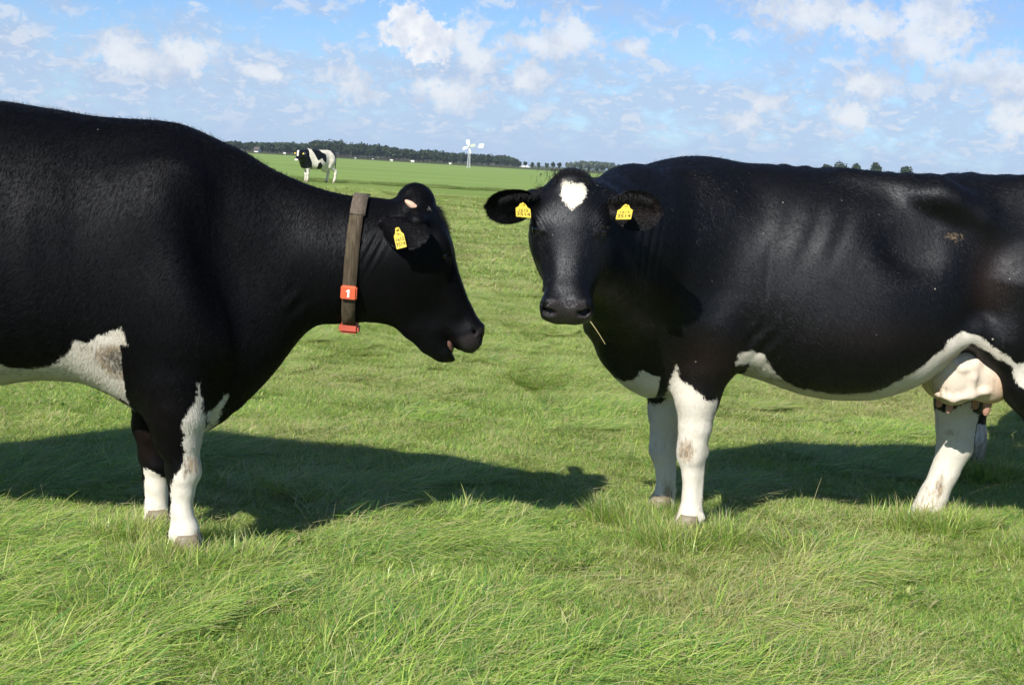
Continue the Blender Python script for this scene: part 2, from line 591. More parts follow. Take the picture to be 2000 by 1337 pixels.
    def bar(bm, p, q, r):
        p, q = Vector(p), Vector(q)
        d = q - p
        m = Matrix.Translation((p + q) / 2) @ d.to_track_quat('Z', 'Y').to_matrix().to_4x4()
        bmesh.ops.create_cone(bm, cap_ends=True, segments=8, radius1=r, radius2=r * .9, depth=d.length, matrix=m)

    def emit(name, bm, mat, par):
        me = bpy.data.meshes.new(name)
        bm.to_mesh(me)
        bm.free()
        return new_obj(name, me, par, mat)
    for sx in (-1, 1):
        for sy in (-1, 1):
            bm = bmesh.new()
            bar(bm, (sx * .30, sy * .30, 0), (sx * .09, sy * .09, HH), .055)
            emit('mast_leg', bm, M_MAST, root)
    bm = bmesh.new()
    for k in range(6):
        z0, z1 = k * HH / 6, (k + 1) * HH / 6
        r0, r1 = .30 - .21 * z0 / HH, .30 - .21 * z1 / HH
        for a, b in (((1, 1), (-1, 1)), ((-1, 1), (-1, -1)), ((-1, -1), (1, -1)), ((1, -1), (1, 1))):
            bar(bm, (a[0] * r0, a[1] * r0, z0), (b[0] * r1, b[1] * r1, z1), .03)
            bar(bm, (a[0] * r1, a[1] * r1, z1), (b[0] * r1, b[1] * r1, z1), .03)
    emit('bracing', bm, M_MAST, root)
    hub = Vector((-.12, -.35, HH + .15))
    bm = bmesh.new()
    bar(bm, hub, (.1, .2, HH + .15), .13)
    bmesh.ops.create_uvsphere(bm, u_segments=10, v_segments=8, radius=.17, matrix=Matrix.Translation(hub))
    emit('hub', bm, M_MAST, root)
    axd = Vector((-.45, -.89, 0)).normalized()
    side = Vector((0, 0, 1)).cross(axd).normalized()
    upv = Vector((0, 0, 1))
    for k in range(4):
        a = math.radians(-72 + 90 * k)
        rd = side * math.cos(a) + upv * math.sin(a)
        tn = axd.cross(rd) * .86 + axd * .5
        bm = bmesh.new()
        vs = []
        for t, wd in ((.25, .10), (.55, .30), (1.0, .36), (1.42, .34), (1.5, .25)):
            for s in (-1, 1):
                for th in (-.012, .012):
                    vs.append(bm.verts.new(hub + rd * t + tn * wd * s + axd * (th + .10 * s * wd)))
        for q in range(4):
            b = q * 4
            for c4 in ((0, 4, 6, 2), (1, 3, 7, 5), (0, 1, 5, 4), (2, 6, 7, 3)):
                bm.faces.new([vs[b + i] for i in c4])
        bar(bm, hub, hub + rd * 1.3, .03)
        bmesh.ops.recalc_face_normals(bm, faces=bm.faces)
        emit('blade', bm, M_MILL, root)
    bm = bmesh.new()
    bar(bm, (.0, .1, HH + .15), (2.0, .35, HH + .42), .045)
    emit('tail_boom', bm, M_MAST, root)
    bm = bmesh.new()
    vs = [bm.verts.new(Vector((x_, y_, z_))) for y_ in (.30, .335) for x_, z_ in ((1.75, HH + .05), (2.75, HH + .02), (2.95, HH + .95), (1.95, HH + .85))]
    bm.faces.new(vs[:4][::-1])
    bm.faces.new(vs[4:])
    for i in range(4):
        bm.faces.new((vs[i], vs[(i + 1) % 4], vs[4 + (i + 1) % 4], vs[4 + i]))
    emit('vane', bm, M_MILL, root)
    # sheep
    M_WOOL = mat_plain('wool', (.78, .75, .68), .9, .05, .08, 3, .5)
    M_SHF = mat_plain('sheep_face', (.55, .50, .44), .8, .1, .1, 3)
    slab = ['tiny white sheep far off at the left of the distant cow', 'tiny white sheep in the far field right of the distant cow', 'second tiny white sheep right of the distant cow', 'white sheep lying midway between the distant cow and the windmill', 'white sheep just left of the windmill', 'small white sheep left of the windmill, nearest to the wood']
    for i, (x, y, s) in enumerate(((556, 302, .85), (694, 310.5, .5), (728, 312, .5), (765, 316, .8), (879, 322, .75), (806, 318.5, .95))):
        d = ray(x, y)
        t = (CAM_H - 0) / -d[2]
        px, py = d[0] * t, d[1] * t
        fd = Field(spaced(-.8, .8, .05), spaced(-.4, .4, .05), spaced(-.05, 1.1, .05))
        fd.ell((0, 0, .58), (.50, .24, .27), .05)
        fd.ell((-.25, 0, .6), (.28, .25, .27), .08)
        fd.cone((.42, 0, .68), (.62, 0, .62), .13, .09, .06)
        for lx in (-.3, .3):
            for ly in (-.12, .12):
                fd.cone((lx, ly, .4), (lx, ly, .03), .06, .045, .04)
        v, f = fd.mesh(2)
        root = bpy.data.objects.new('sheep', None)
        COL.objects.link(root)
        root.location, root.scale, root.rotation_euler = (px, py, GZ), (s,) * 3, (0, 0, rng.choice([0, math.pi]) + rng.normal(0, .3))
        tag(root, slab[i], 'sheep', 'sheep in the far field')
        new_obj('fleece', mesh_np('fleece', v, f), root, M_WOOL)
        fd = Field(spaced(.5, 1.0, .025), spaced(-.2, .2, .025), spaced(.3, .9, .025))
        fd.cone((.58, 0, .68), (.80, 0, .56), .10, .06, .04)
        for ly in (-1, 1):
            fd.cone((.62, ly * .08, .72), (.60, ly * .17, .70), .03, .02, .02)
        v, f = fd.mesh(2)
        new_obj('head', mesh_np('head', v, f), root, M_SHF)
# ------------------------------------------------------------------ implicit surface modelling (for the animals)
def pchip(xs, ys, q):
    """monotone cubic interpolation of stations"""
    xs, ys = np.asarray(xs, float), np.asarray(ys, float)
    o = np.argsort(xs)
    xs, ys = xs[o], ys[o]
    h = np.diff(xs)
    dl = np.diff(ys) / h
    m = np.zeros_like(ys)
    m[0], m[-1] = dl[0], dl[-1]
    for i in range(1, len(xs) - 1):
        if dl[i - 1] * dl[i] > 0:
            w1, w2 = 2 * h[i] + h[i - 1], h[i] + 2 * h[i - 1]
            m[i] = (w1 + w2) / (w1 / dl[i - 1] + w2 / dl[i])
    q = np.clip(q, xs[0], xs[-1])
    i = np.clip(np.searchsorted(xs, q) - 1, 0, len(xs) - 2)
    t = (q - xs[i]) / h[i]
    return ((2 * t ** 3 - 3 * t ** 2 + 1) * ys[i] + (t ** 3 - 2 * t ** 2 + t) * h[i] * m[i]
            + (-2 * t ** 3 + 3 * t ** 2) * ys[i + 1] + (t ** 3 - t ** 2) * h[i] * m[i + 1])


def spaced(lo, hi, step, fine=None, fstep=None):
    out = [lo]
    while out[-1] < hi:
        c = out[-1]
        out.append(c + (fstep if fine and fine[0] <= c <= fine[1] else step))
    return np.array(out, np.float32)


class Field:
    def __init__(s, xs, ys, zs):
        s.x, s.y, s.z = xs, ys, zs
        s.d = np.full((len(xs), len(ys), len(zs)), 1.0, np.float32)

    def _win(s, lo, hi, pad):
        r = []
        for ax, l, h in zip((s.x, s.y, s.z), lo, hi):
            i0 = max(0, int(np.searchsorted(ax, l - pad)) - 1)
            i1 = min(len(ax), int(np.searchsorted(ax, h + pad)) + 1)
            r.append(slice(i0, i1))
        return tuple(r)

    def add(s, fn, lo, hi, k=0.03, cut=False):
        w = s._win(lo, hi, k + 0.03)
        X, Y, Z = s.x[w[0]][:, None, None], s.y[w[1]][None, :, None], s.z[w[2]][None, None, :]
        if 0 in (X.size, Y.size, Z.size):
            return
        b = fn(X, Y, Z).astype(np.float32)
        a = s.d[w]
        if cut:
            a, b = -a, b
        h = np.maximum(k - np.abs(a - b), 0) / k
        r = np.minimum(a, b) - h * h * (k * 0.25)
        s.d[w] = -r if cut else r

    # -- primitives
    def cone(s, p0, p1, r0, r1, k=0.03, cut=False, ys=1.0):
        p0, p1 = np.array(p0, float), np.array(p1, float)
        ba = p1 - p0
        l2 = float(ba @ ba) + 1e-9

        def fn(X, Y, Z):
            px, py, pz = X - p0[0], Y - p0[1], Z - p0[2]
            t = np.clip((px * ba[0] + py * ba[1] + pz * ba[2]) / l2, 0, 1)
            dx, dy, dz = px - t * ba[0], (py - t * ba[1]) / ys, pz - t * ba[2]
            return np.sqrt(dx * dx + dy * dy + dz * dz) - (r0 + (r1 - r0) * t)
        m = max(r0, r1) * max(1, ys)
        s.add(fn, np.minimum(p0, p1) - m, np.maximum(p0, p1) + m, k, cut)

    def chain(s, pts, rad, k=0.03, ys=1.0, klow=None, nlow=3):
        for i in range(len(pts) - 1):
            s.cone(pts[i], pts[i + 1], rad[i], rad[i + 1], k if klow is None or i < nlow else klow, ys=ys)

    def ell(s, c, r, k=0.03, M=None, cut=False):
        c, r = np.array(c, float), np.array(r, float)
        M = np.eye(3) if M is None else np.array(M)

        def fn(X, Y, Z):
            x, y, z = X - c[0], Y - c[1], Z - c[2]
            a = [(M[i][0] * x + M[i][1] * y + M[i][2] * z) for i in range(3)]
            k0 = np.sqrt(sum((a[i] / r[i]) ** 2 for i in range(3)))
            k1 = np.sqrt(sum((a[i] / r[i] ** 2) ** 2 for i in range(3))) + 1e-6
            return k0 * (k0 - 1) / k1
        m = r.max()
        s.add(fn, c - m, c + m, k, cut)

    def loft(s, st, k=0.03, frame=None, cut=False):
        """st: rows (t, top, bottom, half width, exponent, egg, centre). frame: (origin, axis, side, up)"""
        st = np.array(sorted(st), float)
        t0, t1 = st[0, 0], st[-1, 0]
        if frame is None:
            O, A, S, U = np.zeros(3), np.array([1, 0, 0.]), np.array([0, 1., 0]), np.array([0, 0, 1.])
        else:
            O, A, S, U = [np.array(q, float) for q in frame]
        Q = np.linspace(t0, t1, 600)
        tab = [pchip(st[:, 0], st[:, i], Q) for i in range(1, 7)]

        def fn(X, Y, Z):
            x, y, z = X - O[0], Y - O[1], Z - O[2]
            T = A[0] * x + A[1] * y + A[2] * z
            V = S[0] * x + S[1] * y + S[2] * z
            H = U[0] * x + U[1] * y + U[2] * z
            g = lambda i: np.interp(T, Q, tab[i])
            top, bot, w, n, e, yc = (g(i) for i in range(6))
            c, h = (top + bot) / 2, np.maximum((top - bot) / 2, 1e-3)
            v = (H - c) / h
            ww = np.maximum(w * (1 + e * np.clip(v, -1.2, 1.2)), 2e-3)
            u = np.abs(V - yc) / ww
            r = (u ** n + np.abs(v) ** n) ** (1 / n) + 1e-4
            rho = np.sqrt((V - yc) ** 2 + (H - c) ** 2) + 1e-5
            d = rho * (1 - 1 / r)
            d = np.where(r < 0.3, -np.minimum(ww, h) * 0.7, d)
            o = np.maximum(np.maximum(t0 - T, T - t1), 0)
            return np.where(o > 0, np.sqrt(np.maximum(d, 0) ** 2 + o * o) + 0 * d, d)
        pts = []
        for row in st:
            for yy in (-1, 1):
                for hh in (row[1], row[2]):
                    pts.append(O + A * row[0] + S * (row[6] + yy * row[3] * 1.35) + U * hh)
        pts = np.array(pts)
        s.add(fn, pts.min(0), pts.max(0), k, cut)

    # -- surface nets
    def mesh(s, smooth_it=4):
        d = s.d
        ins = d < 0
        nx, ny, nz = d.shape
        cnt = np.zeros((nx - 1, ny - 1, nz - 1), np.uint8)
        for i in (0, 1):
            for j in (0, 1):
                for k in (0, 1):
                    cnt += ins[i:nx - 1 + i, j:ny - 1 + j, k:nz - 1 + k]
        act = (cnt > 0) & (cnt < 8)
        I, J, K = np.nonzero(act)
        idx = np.full(act.shape, -1, np.int32)
        idx[I, J, K] = np.arange(len(I))
        acc = np.zeros((len(I), 3))
        n = np.zeros(len(I))
        corners = [(i, j, k) for i in (0, 1) for j in (0, 1) for k in (0, 1)]
        for a in corners:
            for ax in range(3):
                if a[ax]:
                    continue
                b = list(a)
                b[ax] = 1
                da = d[I + a[0], J + a[1], K + a[2]]
                db = d[I + b[0], J + b[1], K + b[2]]
                m = (da < 0) != (db < 0)
                t = np.where(m, da / np.where(m, da - db, 1), 0)
                pa = np.stack([s.x[I + a[0]], s.y[J + a[1]], s.z[K + a[2]]], 1)
                pb = np.stack([s.x[I + b[0]], s.y[J + b[1]], s.z[K + b[2]]], 1)
                acc += np.where(m[:, None], pa + (pb - pa) * t[:, None], 0)
                n += m
        v = acc / n[:, None]
        faces = []
        for ax in range(3):
            o1, o2 = [(1, 2), (2, 0), (0, 1)][ax]
            sl0, sl1 = [slice(None)] * 3, [slice(None)] * 3
            sl0[ax], sl1[ax] = slice(0, -1), slice(1, None)
            a, b = ins[tuple(sl0)], ins[tuple(sl1)]
            ed = np.array(np.nonzero(a != b))
            ok = (ed[o1] > 0) & (ed[o2] > 0) & (ed[o1] < d.shape[o1] - 1) & (ed[o2] < d.shape[o2] - 1)
            ed = ed[:, ok]
            flip = ~a[tuple(ed)]

            def cell(u, w):
                q = ed.copy()
                q[o1] += u
                q[o2] += w
                return idx[tuple(q)]
            quad = np.stack([cell(-1, -1), cell(0, -1), cell(0, 0), cell(-1, 0)], 1)
            quad[flip] = quad[flip][:, ::-1]
            faces.append(quad)
        f = np.concatenate(faces)
        # Taubin smoothing
        e = np.concatenate([f[:, [0, 1]], f[:, [1, 2]], f[:, [2, 3]], f[:, [3, 0]]])
        e = np.concatenate([e, e[:, ::-1]])
        deg = np.bincount(e[:, 0], minlength=len(v)).astype(float)
        for it in range(smooth_it):
            for lam in (0.55, -0.50):
                av = np.stack([np.bincount(e[:, 0], v[e[:, 1], c], minlength=len(v)) for c in range(3)], 1) / deg[:, None]
                v = v + lam * (av - v)
        return v, f


def vnormals(v, f):
    a = np.cross(v[f[:, 2]] - v[f[:, 0]], v[f[:, 3]] - v[f[:, 1]])
    n = np.stack([sum(np.bincount(f[:, q], a[:, c], minlength=len(v)) for q in range(4)) for c in range(3)], 1)
    return n / (np.linalg.norm(n, axis=1, keepdims=True) + 1e-12)


def poly_sd(px, pz, poly):
    """signed distance to a polygon, positive inside"""
    poly = np.asarray(poly, float)
    best = np.full(len(px), 1e9)
    inside = np.zeros(len(px), bool)
    for i in range(len(poly)):
        a, b = poly[i - 1], poly[i]
        e = b - a
        wx, wz = px - a[0], pz - a[1]
        t = np.clip((wx * e[0] + wz * e[1]) / (e @ e + 1e-12), 0, 1)
        best = np.minimum(best, (wx - t * e[0]) ** 2 + (wz - t * e[1]) ** 2)
        c = ((a[1] > pz) != (b[1] > pz)) & (px < (b[0] - a[0]) * (pz - a[1]) / (b[1] - a[1] + 1e-12) + a[0])
        inside ^= c
    d = np.sqrt(best)
    return np.where(inside, d, -d)


# ------------------------------------------------------------------ animal materials
def make_coat(name, spec=0.36, sheen=0.03, gloss=0.0):
    m, nt, b = mat_new(name)
    tc = nt.node('ShaderNodeTexCoord').outputs['Object']
    white = nt.attr('white').outputs['Fac']
    dirt = nt.attr('dirt').outputs['Fac']
    pink = nt.attr('pink').outputs['Fac']
    wet = nt.attr('wet').outputs['Fac']
    brown = nt.attr('brown').outputs['Fac']
    # ragged, hairy border between the black and the white
    n1 = nt.noise(tc, 28, 3, 0.6)
    st = nt.vmath('MULTIPLY', tc, (1, 1, 0.3))
    n2 = nt.noise(st, 240, 2, 0.6)
    edge = nt.math('ADD', white, nt.math('MULTIPLY', nt.math('SUBTRACT', n1, 0.5), 0.030))
    edge = nt.math('ADD', edge, nt.math('MULTIPLY', nt.math('SUBTRACT', n2, 0.5), 0.024))
    wf = nt.smooth(edge, -0.0035, 0.0035)
    # colours
    big = nt.noise(tc, 5, 4, 0.6)
    hairn = nt.noise(nt.vmath('MULTIPLY', tc, (1, 1, 0.16)), 330, 3, 0.65)
    blk = nt.mix(big, (0.0020, 0.0020, 0.0024, 1), (0.0036, 0.0034, 0.0040, 1))
    blk = nt.mix(nt.math('MULTIPLY', brown, 0.8), blk, (0.020, 0.010, 0.0065, 1))
    blk = nt.mix(nt.smooth(hairn, 0.55, 0.8, 0, 0.5), blk, (0.0060, 0.0060, 0.0070, 1))
    wh = nt.mix(nt.noise(tc, 14, 4, 0.6), (0.57, 0.52, 0.42, 1), (0.74, 0.71, 0.64, 1))
    wh = nt.mix(nt.smooth(hairn, 0.45, 0.75, 0, 0.35), wh, (0.54, 0.48, 0.38, 1))
    wh = nt.mix(nt.smooth(nt.noise(nt.vmath('MULTIPLY', tc, (1, 1, .6)), 9, 5, .7), .45, .80, 0, .55), wh, (.44, .37, .26, 1))
    pk = nt.mix(nt.noise(tc, 30, 4), (0.53, 0.31, 0.18, 1), (0.62, 0.43, 0.27, 1))
    wh = nt.mix(pink, wh, pk)
    # stains: dried mud and dung caught in the hair
    d1 = nt.noise(nt.vmath('MULTIPLY', tc, (1, 1, 0.30)), 60, 6, 0.72)
    dm = nt.smooth(nt.math('ADD', dirt, nt.math('MULTIPLY', nt.math('SUBTRACT', d1, 0.5), 1.9)), 0.12, 0.85)
    dcol = nt.mix(nt.smooth(nt.noise(nt.vmath('MULTIPLY', tc, (1, 1, .4)), 75, 4, .7), .3, .7), (0.075, 0.048, 0.024, 1), (0.36, 0.26, 0.15, 1))
    dcol = nt.mix(nt.smooth(nt.math('ADD', dirt, nt.math('MULTIPLY', nt.math('SUBTRACT', d1, .5), 1.2)), .95, 1.6, 0, .9), dcol, (.030, .026, .018, 1))
    dm = nt.math('MULTIPLY', dm, nt.smooth(nt.noise(nt.vmath('MULTIPLY', tc, (1, 1, .35)), 110, 4, .7), .25, .60, .25, 1.0))
    wh = nt.mix(nt.math('MULTIPLY', dm, 0.9), wh, dcol)
    # specks of dry mud on the black: sparse flakes
    vo = nt.node('ShaderNodeTexVoronoi', feature='F1')
    nt.put(vo.inputs['Vector'], tc)
    vo.inputs['Scale'].default_value = 27
    sepc = nt.node('ShaderNodeSeparateColor')
    nt.put(sepc.inputs[0], vo.outputs['Color'])
    speck = nt.attr('speck').outputs['Fac']
    keep = nt.math('LESS_THAN', sepc.outputs[0], nt.math('MULTIPLY', speck, 0.75))
    spot = nt.math('LESS_THAN', vo.outputs['Distance'], nt.math('MULTIPLY_ADD', sepc.outputs[1], 0.075, 0.035))
    blk = nt.mix(nt.math('MULTIPLY', nt.math('MULTIPLY', keep, spot), 0.75), blk, (0.42, 0.38, 0.31, 1))
    mud = nt.attr('mud').outputs['Fac']
    mm = nt.smooth(nt.math('ADD', mud, nt.math('MULTIPLY', nt.math('SUBTRACT', nt.noise(tc, 75, 4, 0.7), 0.5), 1.3)), 0.62, 0.80)
    blk = nt.mix(nt.math('MULTIPLY', mm, 0.8), blk, (0.17, 0.12, 0.068, 1))
    col = nt.mix(wf, blk, wh)
    col = nt.mix(nt.math('MULTIPLY', wet, 0.85), col, (0.034, 0.029, 0.029, 1))
    nt.put(b.inputs['Base Color'], col)
    # short glossy hair: broad sheen, a wet nose is glossier
    rgh = nt.math('ADD', nt.math('MULTIPLY', hairn, 0.16), 0.37 - gloss)
    rgh = nt.math('ADD', rgh, nt.math('MULTIPLY', wf, 0.25))
    rgh = nt.math('SUBTRACT', rgh, nt.math('MULTIPLY', wet, 0.22))
    nt.put(b.inputs['Roughness'], rgh)
    nt.put(b.inputs['Specular IOR Level'], nt.math('MULTIPLY_ADD', wf, 0.08 - spec, spec))
    b.inputs['Sheen Weight'].default_value = sheen
    b.inputs['Sheen Roughness'].default_value = 0.45
    b.inputs['Sheen Tint'].default_value = (0.85, 0.9, 1.0, 1)
    b.inputs['Specular Tint'].default_value = (0.90, 0.94, 1.0, 1)
    b1 = nt.node('ShaderNodeBump')
    b1.inputs['Strength'].default_value = 0.40
    b1.inputs['Distance'].default_value = 0.003
    nt.put(b1.inputs['Height'], hairn)
    b2 = nt.node('ShaderNodeBump')
    b2.inputs['Strength'].default_value = 0.22
    b2.inputs['Distance'].default_value = 0.012
    nt.put(b2.inputs['Height'], nt.noise(nt.vmath('MULTIPLY', tc, (1, 1, 0.45)), 9, 2, 0.5))
    nt.put(b2.inputs['Normal'], b1.outputs[0])
    vw = nt.node('ShaderNodeTexVoronoi')
    nt.put(vw.inputs['Vector'], tc)
    vw.inputs['Scale'].default_value = 260
    b3 = nt.node('ShaderNodeBump')
    nt.put(b3.inputs['Strength'], nt.math('MULTIPLY', wet, 0.7))
    b3.inputs['Distance'].default_value = 0.003
    nt.put(b3.inputs['Height'], vw.outputs['Distance'])
    nt.put(b3.inputs['Normal'], b2.outputs[0])
    nt.put(b.inputs['Normal'], b3.outputs[0])
    return m


M_COAT = make_coat('cow_coat', 0.31, 0.004, 0.02)
M_COAT_DULL = make_coat('dull_cow_coat', 0.11, 0.003, -0.01)
M_FUR = make_coat('cow_fur', 0.20, 0.006)
M_FUR_DULL = make_coat('dull_cow_fur', 0.07, 0.004, -0.02)
M_HAIR = mat_plain('black_hair', (0.009, 0.0085, 0.009), 0.5, 0.4, 0.3, 40)
M_WHAIR = mat_plain('white_hair', (0.55, 0.52, 0.46), 0.6, 0.2, 0.1, 40)
M_HOOF = mat_plain('hoof_horn', (0.20, 0.165, 0.11), 0.5, 0.4, 0.35, 40, 0.4)
M_HORN = mat_plain('horn_base', (0.60, 0.40, 0.28), 0.5, 0.35, 0.2, 45, 0.3)
M_EYE = mat_plain('eye_dark', (0.006, 0.004, 0.004), 0.06, 0.6, 0.1, 20)
M_TEAT = mat_plain('teat_skin', (0.36, 0.20, 0.14), 0.55, 0.3, 0.3, 60, 0.3)
M_TONGUE = mat_plain('mouth_skin', (0.13, 0.068, 0.05), 0.25, 0.5, 0.3, 60, 0.3)
M_TEETH = mat_plain('wet_teeth', (0.62, 0.58, 0.50), 0.18, 0.5, 0.1, 40)
M_TAG = mat_plain('tag_yellow', (0.64, 0.48, 0.060), 0.45, 0.4, 0.30, 90, 0.2)
M_INK = mat_plain('tag_print', (0.05, 0.045, 0.03), 0.6, 0.2, 0.2, 60)


def head_frame(poll, axis, up):
    a = np.array(axis, float)
    a /= np.linalg.norm(a)
    u = np.array(up, float)
    u -= a * (u @ a)
    u /= np.linalg.norm(u)
    return np.array(poll, float), a, np.cross(u, a), u


def cow_head(fd, fr, L=0.57, wide=1.0, open_mouth=False, nostril=True):
    O, A, S, U = fr
    P = lambda s, y, u: O + A * (s * L) + S * y + U * u
    Mx = np.array([A, S, U])
    w = wide
    rows = [  # s, dorsal, ventral, half width, exponent, egg
        (-0.05, -0.05, -0.09, 0.03, 2.0, 0.0), (0.0, -0.012, -0.14, 0.074, 2.2, 0.0), (0.10, 0.004, -0.20, 0.094, 2.4, 0.08),
        (0.22, 0.010, -0.235, 0.112, 2.5, 0.16), (0.33, 0.006, -0.255, 0.114, 2.5, 0.22), (0.45, -0.004, -0.25, 0.096, 2.4, 0.16),
        (0.58, -0.010, -0.205, 0.080, 2.4, 0.06), (0.70, -0.012, -0.165, 0.073, 2.5, -0.02), (0.80, -0.008, -0.145, 0.077, 2.6, -0.05),
        (0.90, -0.010, -0.135, 0.087, 2.6, -0.10), (0.96, -0.028, -0.122, 0.083, 2.5, -0.08), (1.0, -0.062, -0.095, 0.05, 2.2, 0.0)]
    if open_mouth:
        rows = [(s, t, b if s < 0.5 else max(b, -0.150), hw, n, e) for s, t, b, hw, n, e in rows if s < 0.85]
        rows += [(0.90, -0.006, -0.128, 0.086, 2.6, -0.10), (0.96, -0.012, -0.116, 0.083, 2.5, -0.08), (1.0, -0.026, -0.106, 0.072, 2.4, 0.0), (1.035, -0.056, -0.086, 0.04, 2.2, 0.0)]
    fd.loft([(s * L, t, b, hw * w, n, e, 0.0) for s, t, b, hw, n, e in rows], 0.05, (O, A, S, U))
    fd.ell(P(0.015, 0, -0.045), (0.055, 0.062 * w, 0.055), 0.04, Mx)           # poll
    for sd_ in (-1, 1):
        y = sd_ * w
        fd.ell(P(0.290, y * 0.098, -0.040), (0.042, 0.026, 0.030), 0.030, Mx)   # brow
        fd.ell(P(0.415, y * 0.098, -0.080), (0.042, 0.022, 0.032), 0.03, Mx)    # cheek bone under the eye
        fd.ell(P(0.40, y * 0.062, -0.165), (0.12, 0.045, 0.085), 0.05, Mx)      # jaw muscle
        fd.cone(P(0.42, y * 0.088, -0.10), P(0.72, y * 0.060, -0.075), 0.022, 0.016, 0.035)   # facial ridge
        fd.cone(P(0.12, y * 0.085, -0.075), P(0.10, y * 0.135, -0.085), 0.040, 0.030, 0.035)  # ear root
        fd.ell(P(0.365, y * 0.116, -0.040), (0.023, 0.020, 0.021), 0.008, Mx, cut=True)       # eye socket
        fd.chain([P(0.385, y * 0.090, -0.020), P(0.345, y * 0.104, -0.022), P(0.328, y * 0.114, -0.044), P(0.350, y * 0.113, -0.076)], [0.006, 0.009, 0.010, 0.007], 0.007)   # lids
        fd.chain([P(0.385, y * 0.090, -0.020), P(0.402, y * 0.103, -0.036), P(0.398, y * 0.109, -0.060), P(0.355, y * 0.112, -0.078)], [0.006, 0.007, 0.007, 0.006], 0.007)
        fd.cone(P(0.40, y * 0.088, -0.018), P(0.45, y * 0.078, -0.016), 0.004, 0.003, 0.012, cut=True)   # tear groove
        fd.ell(P(0.90, y * 0.050, -0.045), (0.04, 0.036, 0.036), 0.03, Mx)      # nostril wing
        if nostril:
            fd.cone(P(0.968, y * 0.042, -0.024), P(0.945, y * 0.060, -0.034), 0.010, 0.014, 0.010, cut=True)
            fd.cone(P(0.945, y * 0.060, -0.034), P(0.895, y * 0.080, -0.042), 0.012, 0.006, 0.010, cut=True)
            fd.chain([P(0.90, y * 0.040, -0.006), P(0.885, y * 0.066, -0.016)], [0.008, 0.009], 0.014)
    if open_mouth:
        # lower jaw hanging open
        j = [P(0.38, 0, -0.235), P(0.58, 0, -0.238), P(0.74, 0, -0.222), P(0.88, 0, -0.193), P(0.97, 0, -0.164), P(1.02, 0, -0.142)]
        fd.chain(j, [0.060, 0.056, 0.047, 0.040, 0.032, 0.017], 0.035, ys=1.2)
        fd.chain([P(0.45, 0, -0.15), P(0.78, 0, -0.165)], [0.075, 0.050], 0.05, ys=1.1)
        fd.chain([P(0.80, 0, -0.155), P(0.88, 0, -0.158)], [0.04, 0.026], 0.03, ys=1.3)
        fd.cone(P(0.900, 0, -0.143), P(1.10, 0, -0.114), 0.003, 0.017, 0.008, cut=True, ys=6.0)
    else:
        # line of the mouth
        for sd_ in (-1, 1):
            y = sd_ * w
            fd.chain([P(0.74, y * 0.082, -0.105), P(0.86, y * 0.088, -0.112)], [0.004, 0.004], 0.01)
            for q in range(4):
                t0, t1 = q / 4, (q + 1) / 4
                p = lambda t: P(0.76 + 0.24 * t, y * (0.088 - 0.088 * t ** 3), -0.098 - 0.012 * math.sin(t * 3.1))
                fd.cone(p(t0), p(t1), 0.0045, 0.0045, 0.012, cut=True)
    return P


def leg_details(fd, knee, low, fet, fw):
    """knee cap, carpal knob, back tendon and dewclaws; fw = +1/-1 is the way the toes point"""
    knee, low, fet = (np.array(q, float) for q in (knee, low, fet))
    f = np.array([fw, 0, 0.])
    fd.ell(knee + f * .022, (.036, .043, .052), .016)
    fd.ell(knee - f * .045 + np.array([0, 0, .008]), (.020, .022, .030), .018)
    fd.chain([knee - f * .038 - np.array([0, 0, .03]), low - f * .034, fet - f * .030], [.018, .0155, .022], .010)
    for s in (-1, 1):
        fd.ell(knee + np.array([.004 * fw, s * .042, -.012]), (.024, .012, .028), .014)
        fd.ell(fet + np.array([-fw * .048, s * .024, -.014]), (.014, .013, .018), .010)


def hoof_mesh(name, parent, org, at, yaw, mat=None, size=1.0):
    """cloven hoof: two claws side by side, pointing along yaw"""
    vs, fs = [], []
    for sd_ in (-1, 1):
        rings = []
        for z, fr, bk, wd in ((0.0, 0.075, -0.05, 0.030), (0.012, 0.076, -0.052, 0.031), (0.045, 0.058, -0.05, 0.029), (0.075, 0.042, -0.046, 0.027), (0.095, 0.03, -0.04, 0.022)):
            ring = []
            for i in range(12):
                a = 2 * math.pi * i / 12
                cx = (fr + bk) / 2 + math.cos(a) * (fr - bk) / 2
                cy = sd_ * 0.031 + math.sin(a) * wd * (0.72 if math.cos(a) > 0.4 else 1.0)
                ring.append((cx * size, cy * size, z * size))
            rings.append(ring)
        b0 = len(vs)
        for r in rings:
            vs += r
        for r in range(len(rings) - 1):
            for i in range(12):
                j = (i + 1) % 12
                fs.append((b0 + r * 12 + i, b0 + r * 12 + j, b0 + r * 12 + 12 + j, b0 + r * 12 + 12 + i))
        c = len(vs)
        vs.append((0.012 * size, sd_ * 0.031 * size, 0.1 * size))
        t = b0 + 12 * (len(rings) - 1)
        for i in range(0, 12):
            fs.append((t + i, t + (i + 1) % 12, c, c))
    ca, sa = math.cos(yaw), math.sin(yaw)
    vv = [(x * ca - y * sa + at[0] - org[0], x * sa + y * ca + at[1] - org[1], z + at[2] - org[2]) for x, y, z in vs]
    me = bpy.data.meshes.new(name)
    me.from_pydata(vv, [], [f if f[2] != f[3] else f[:3] for f in fs])
    for p in me.polygons:
        p.use_smooth = True
    return new_obj(name, me, parent, mat or M_HOOF)


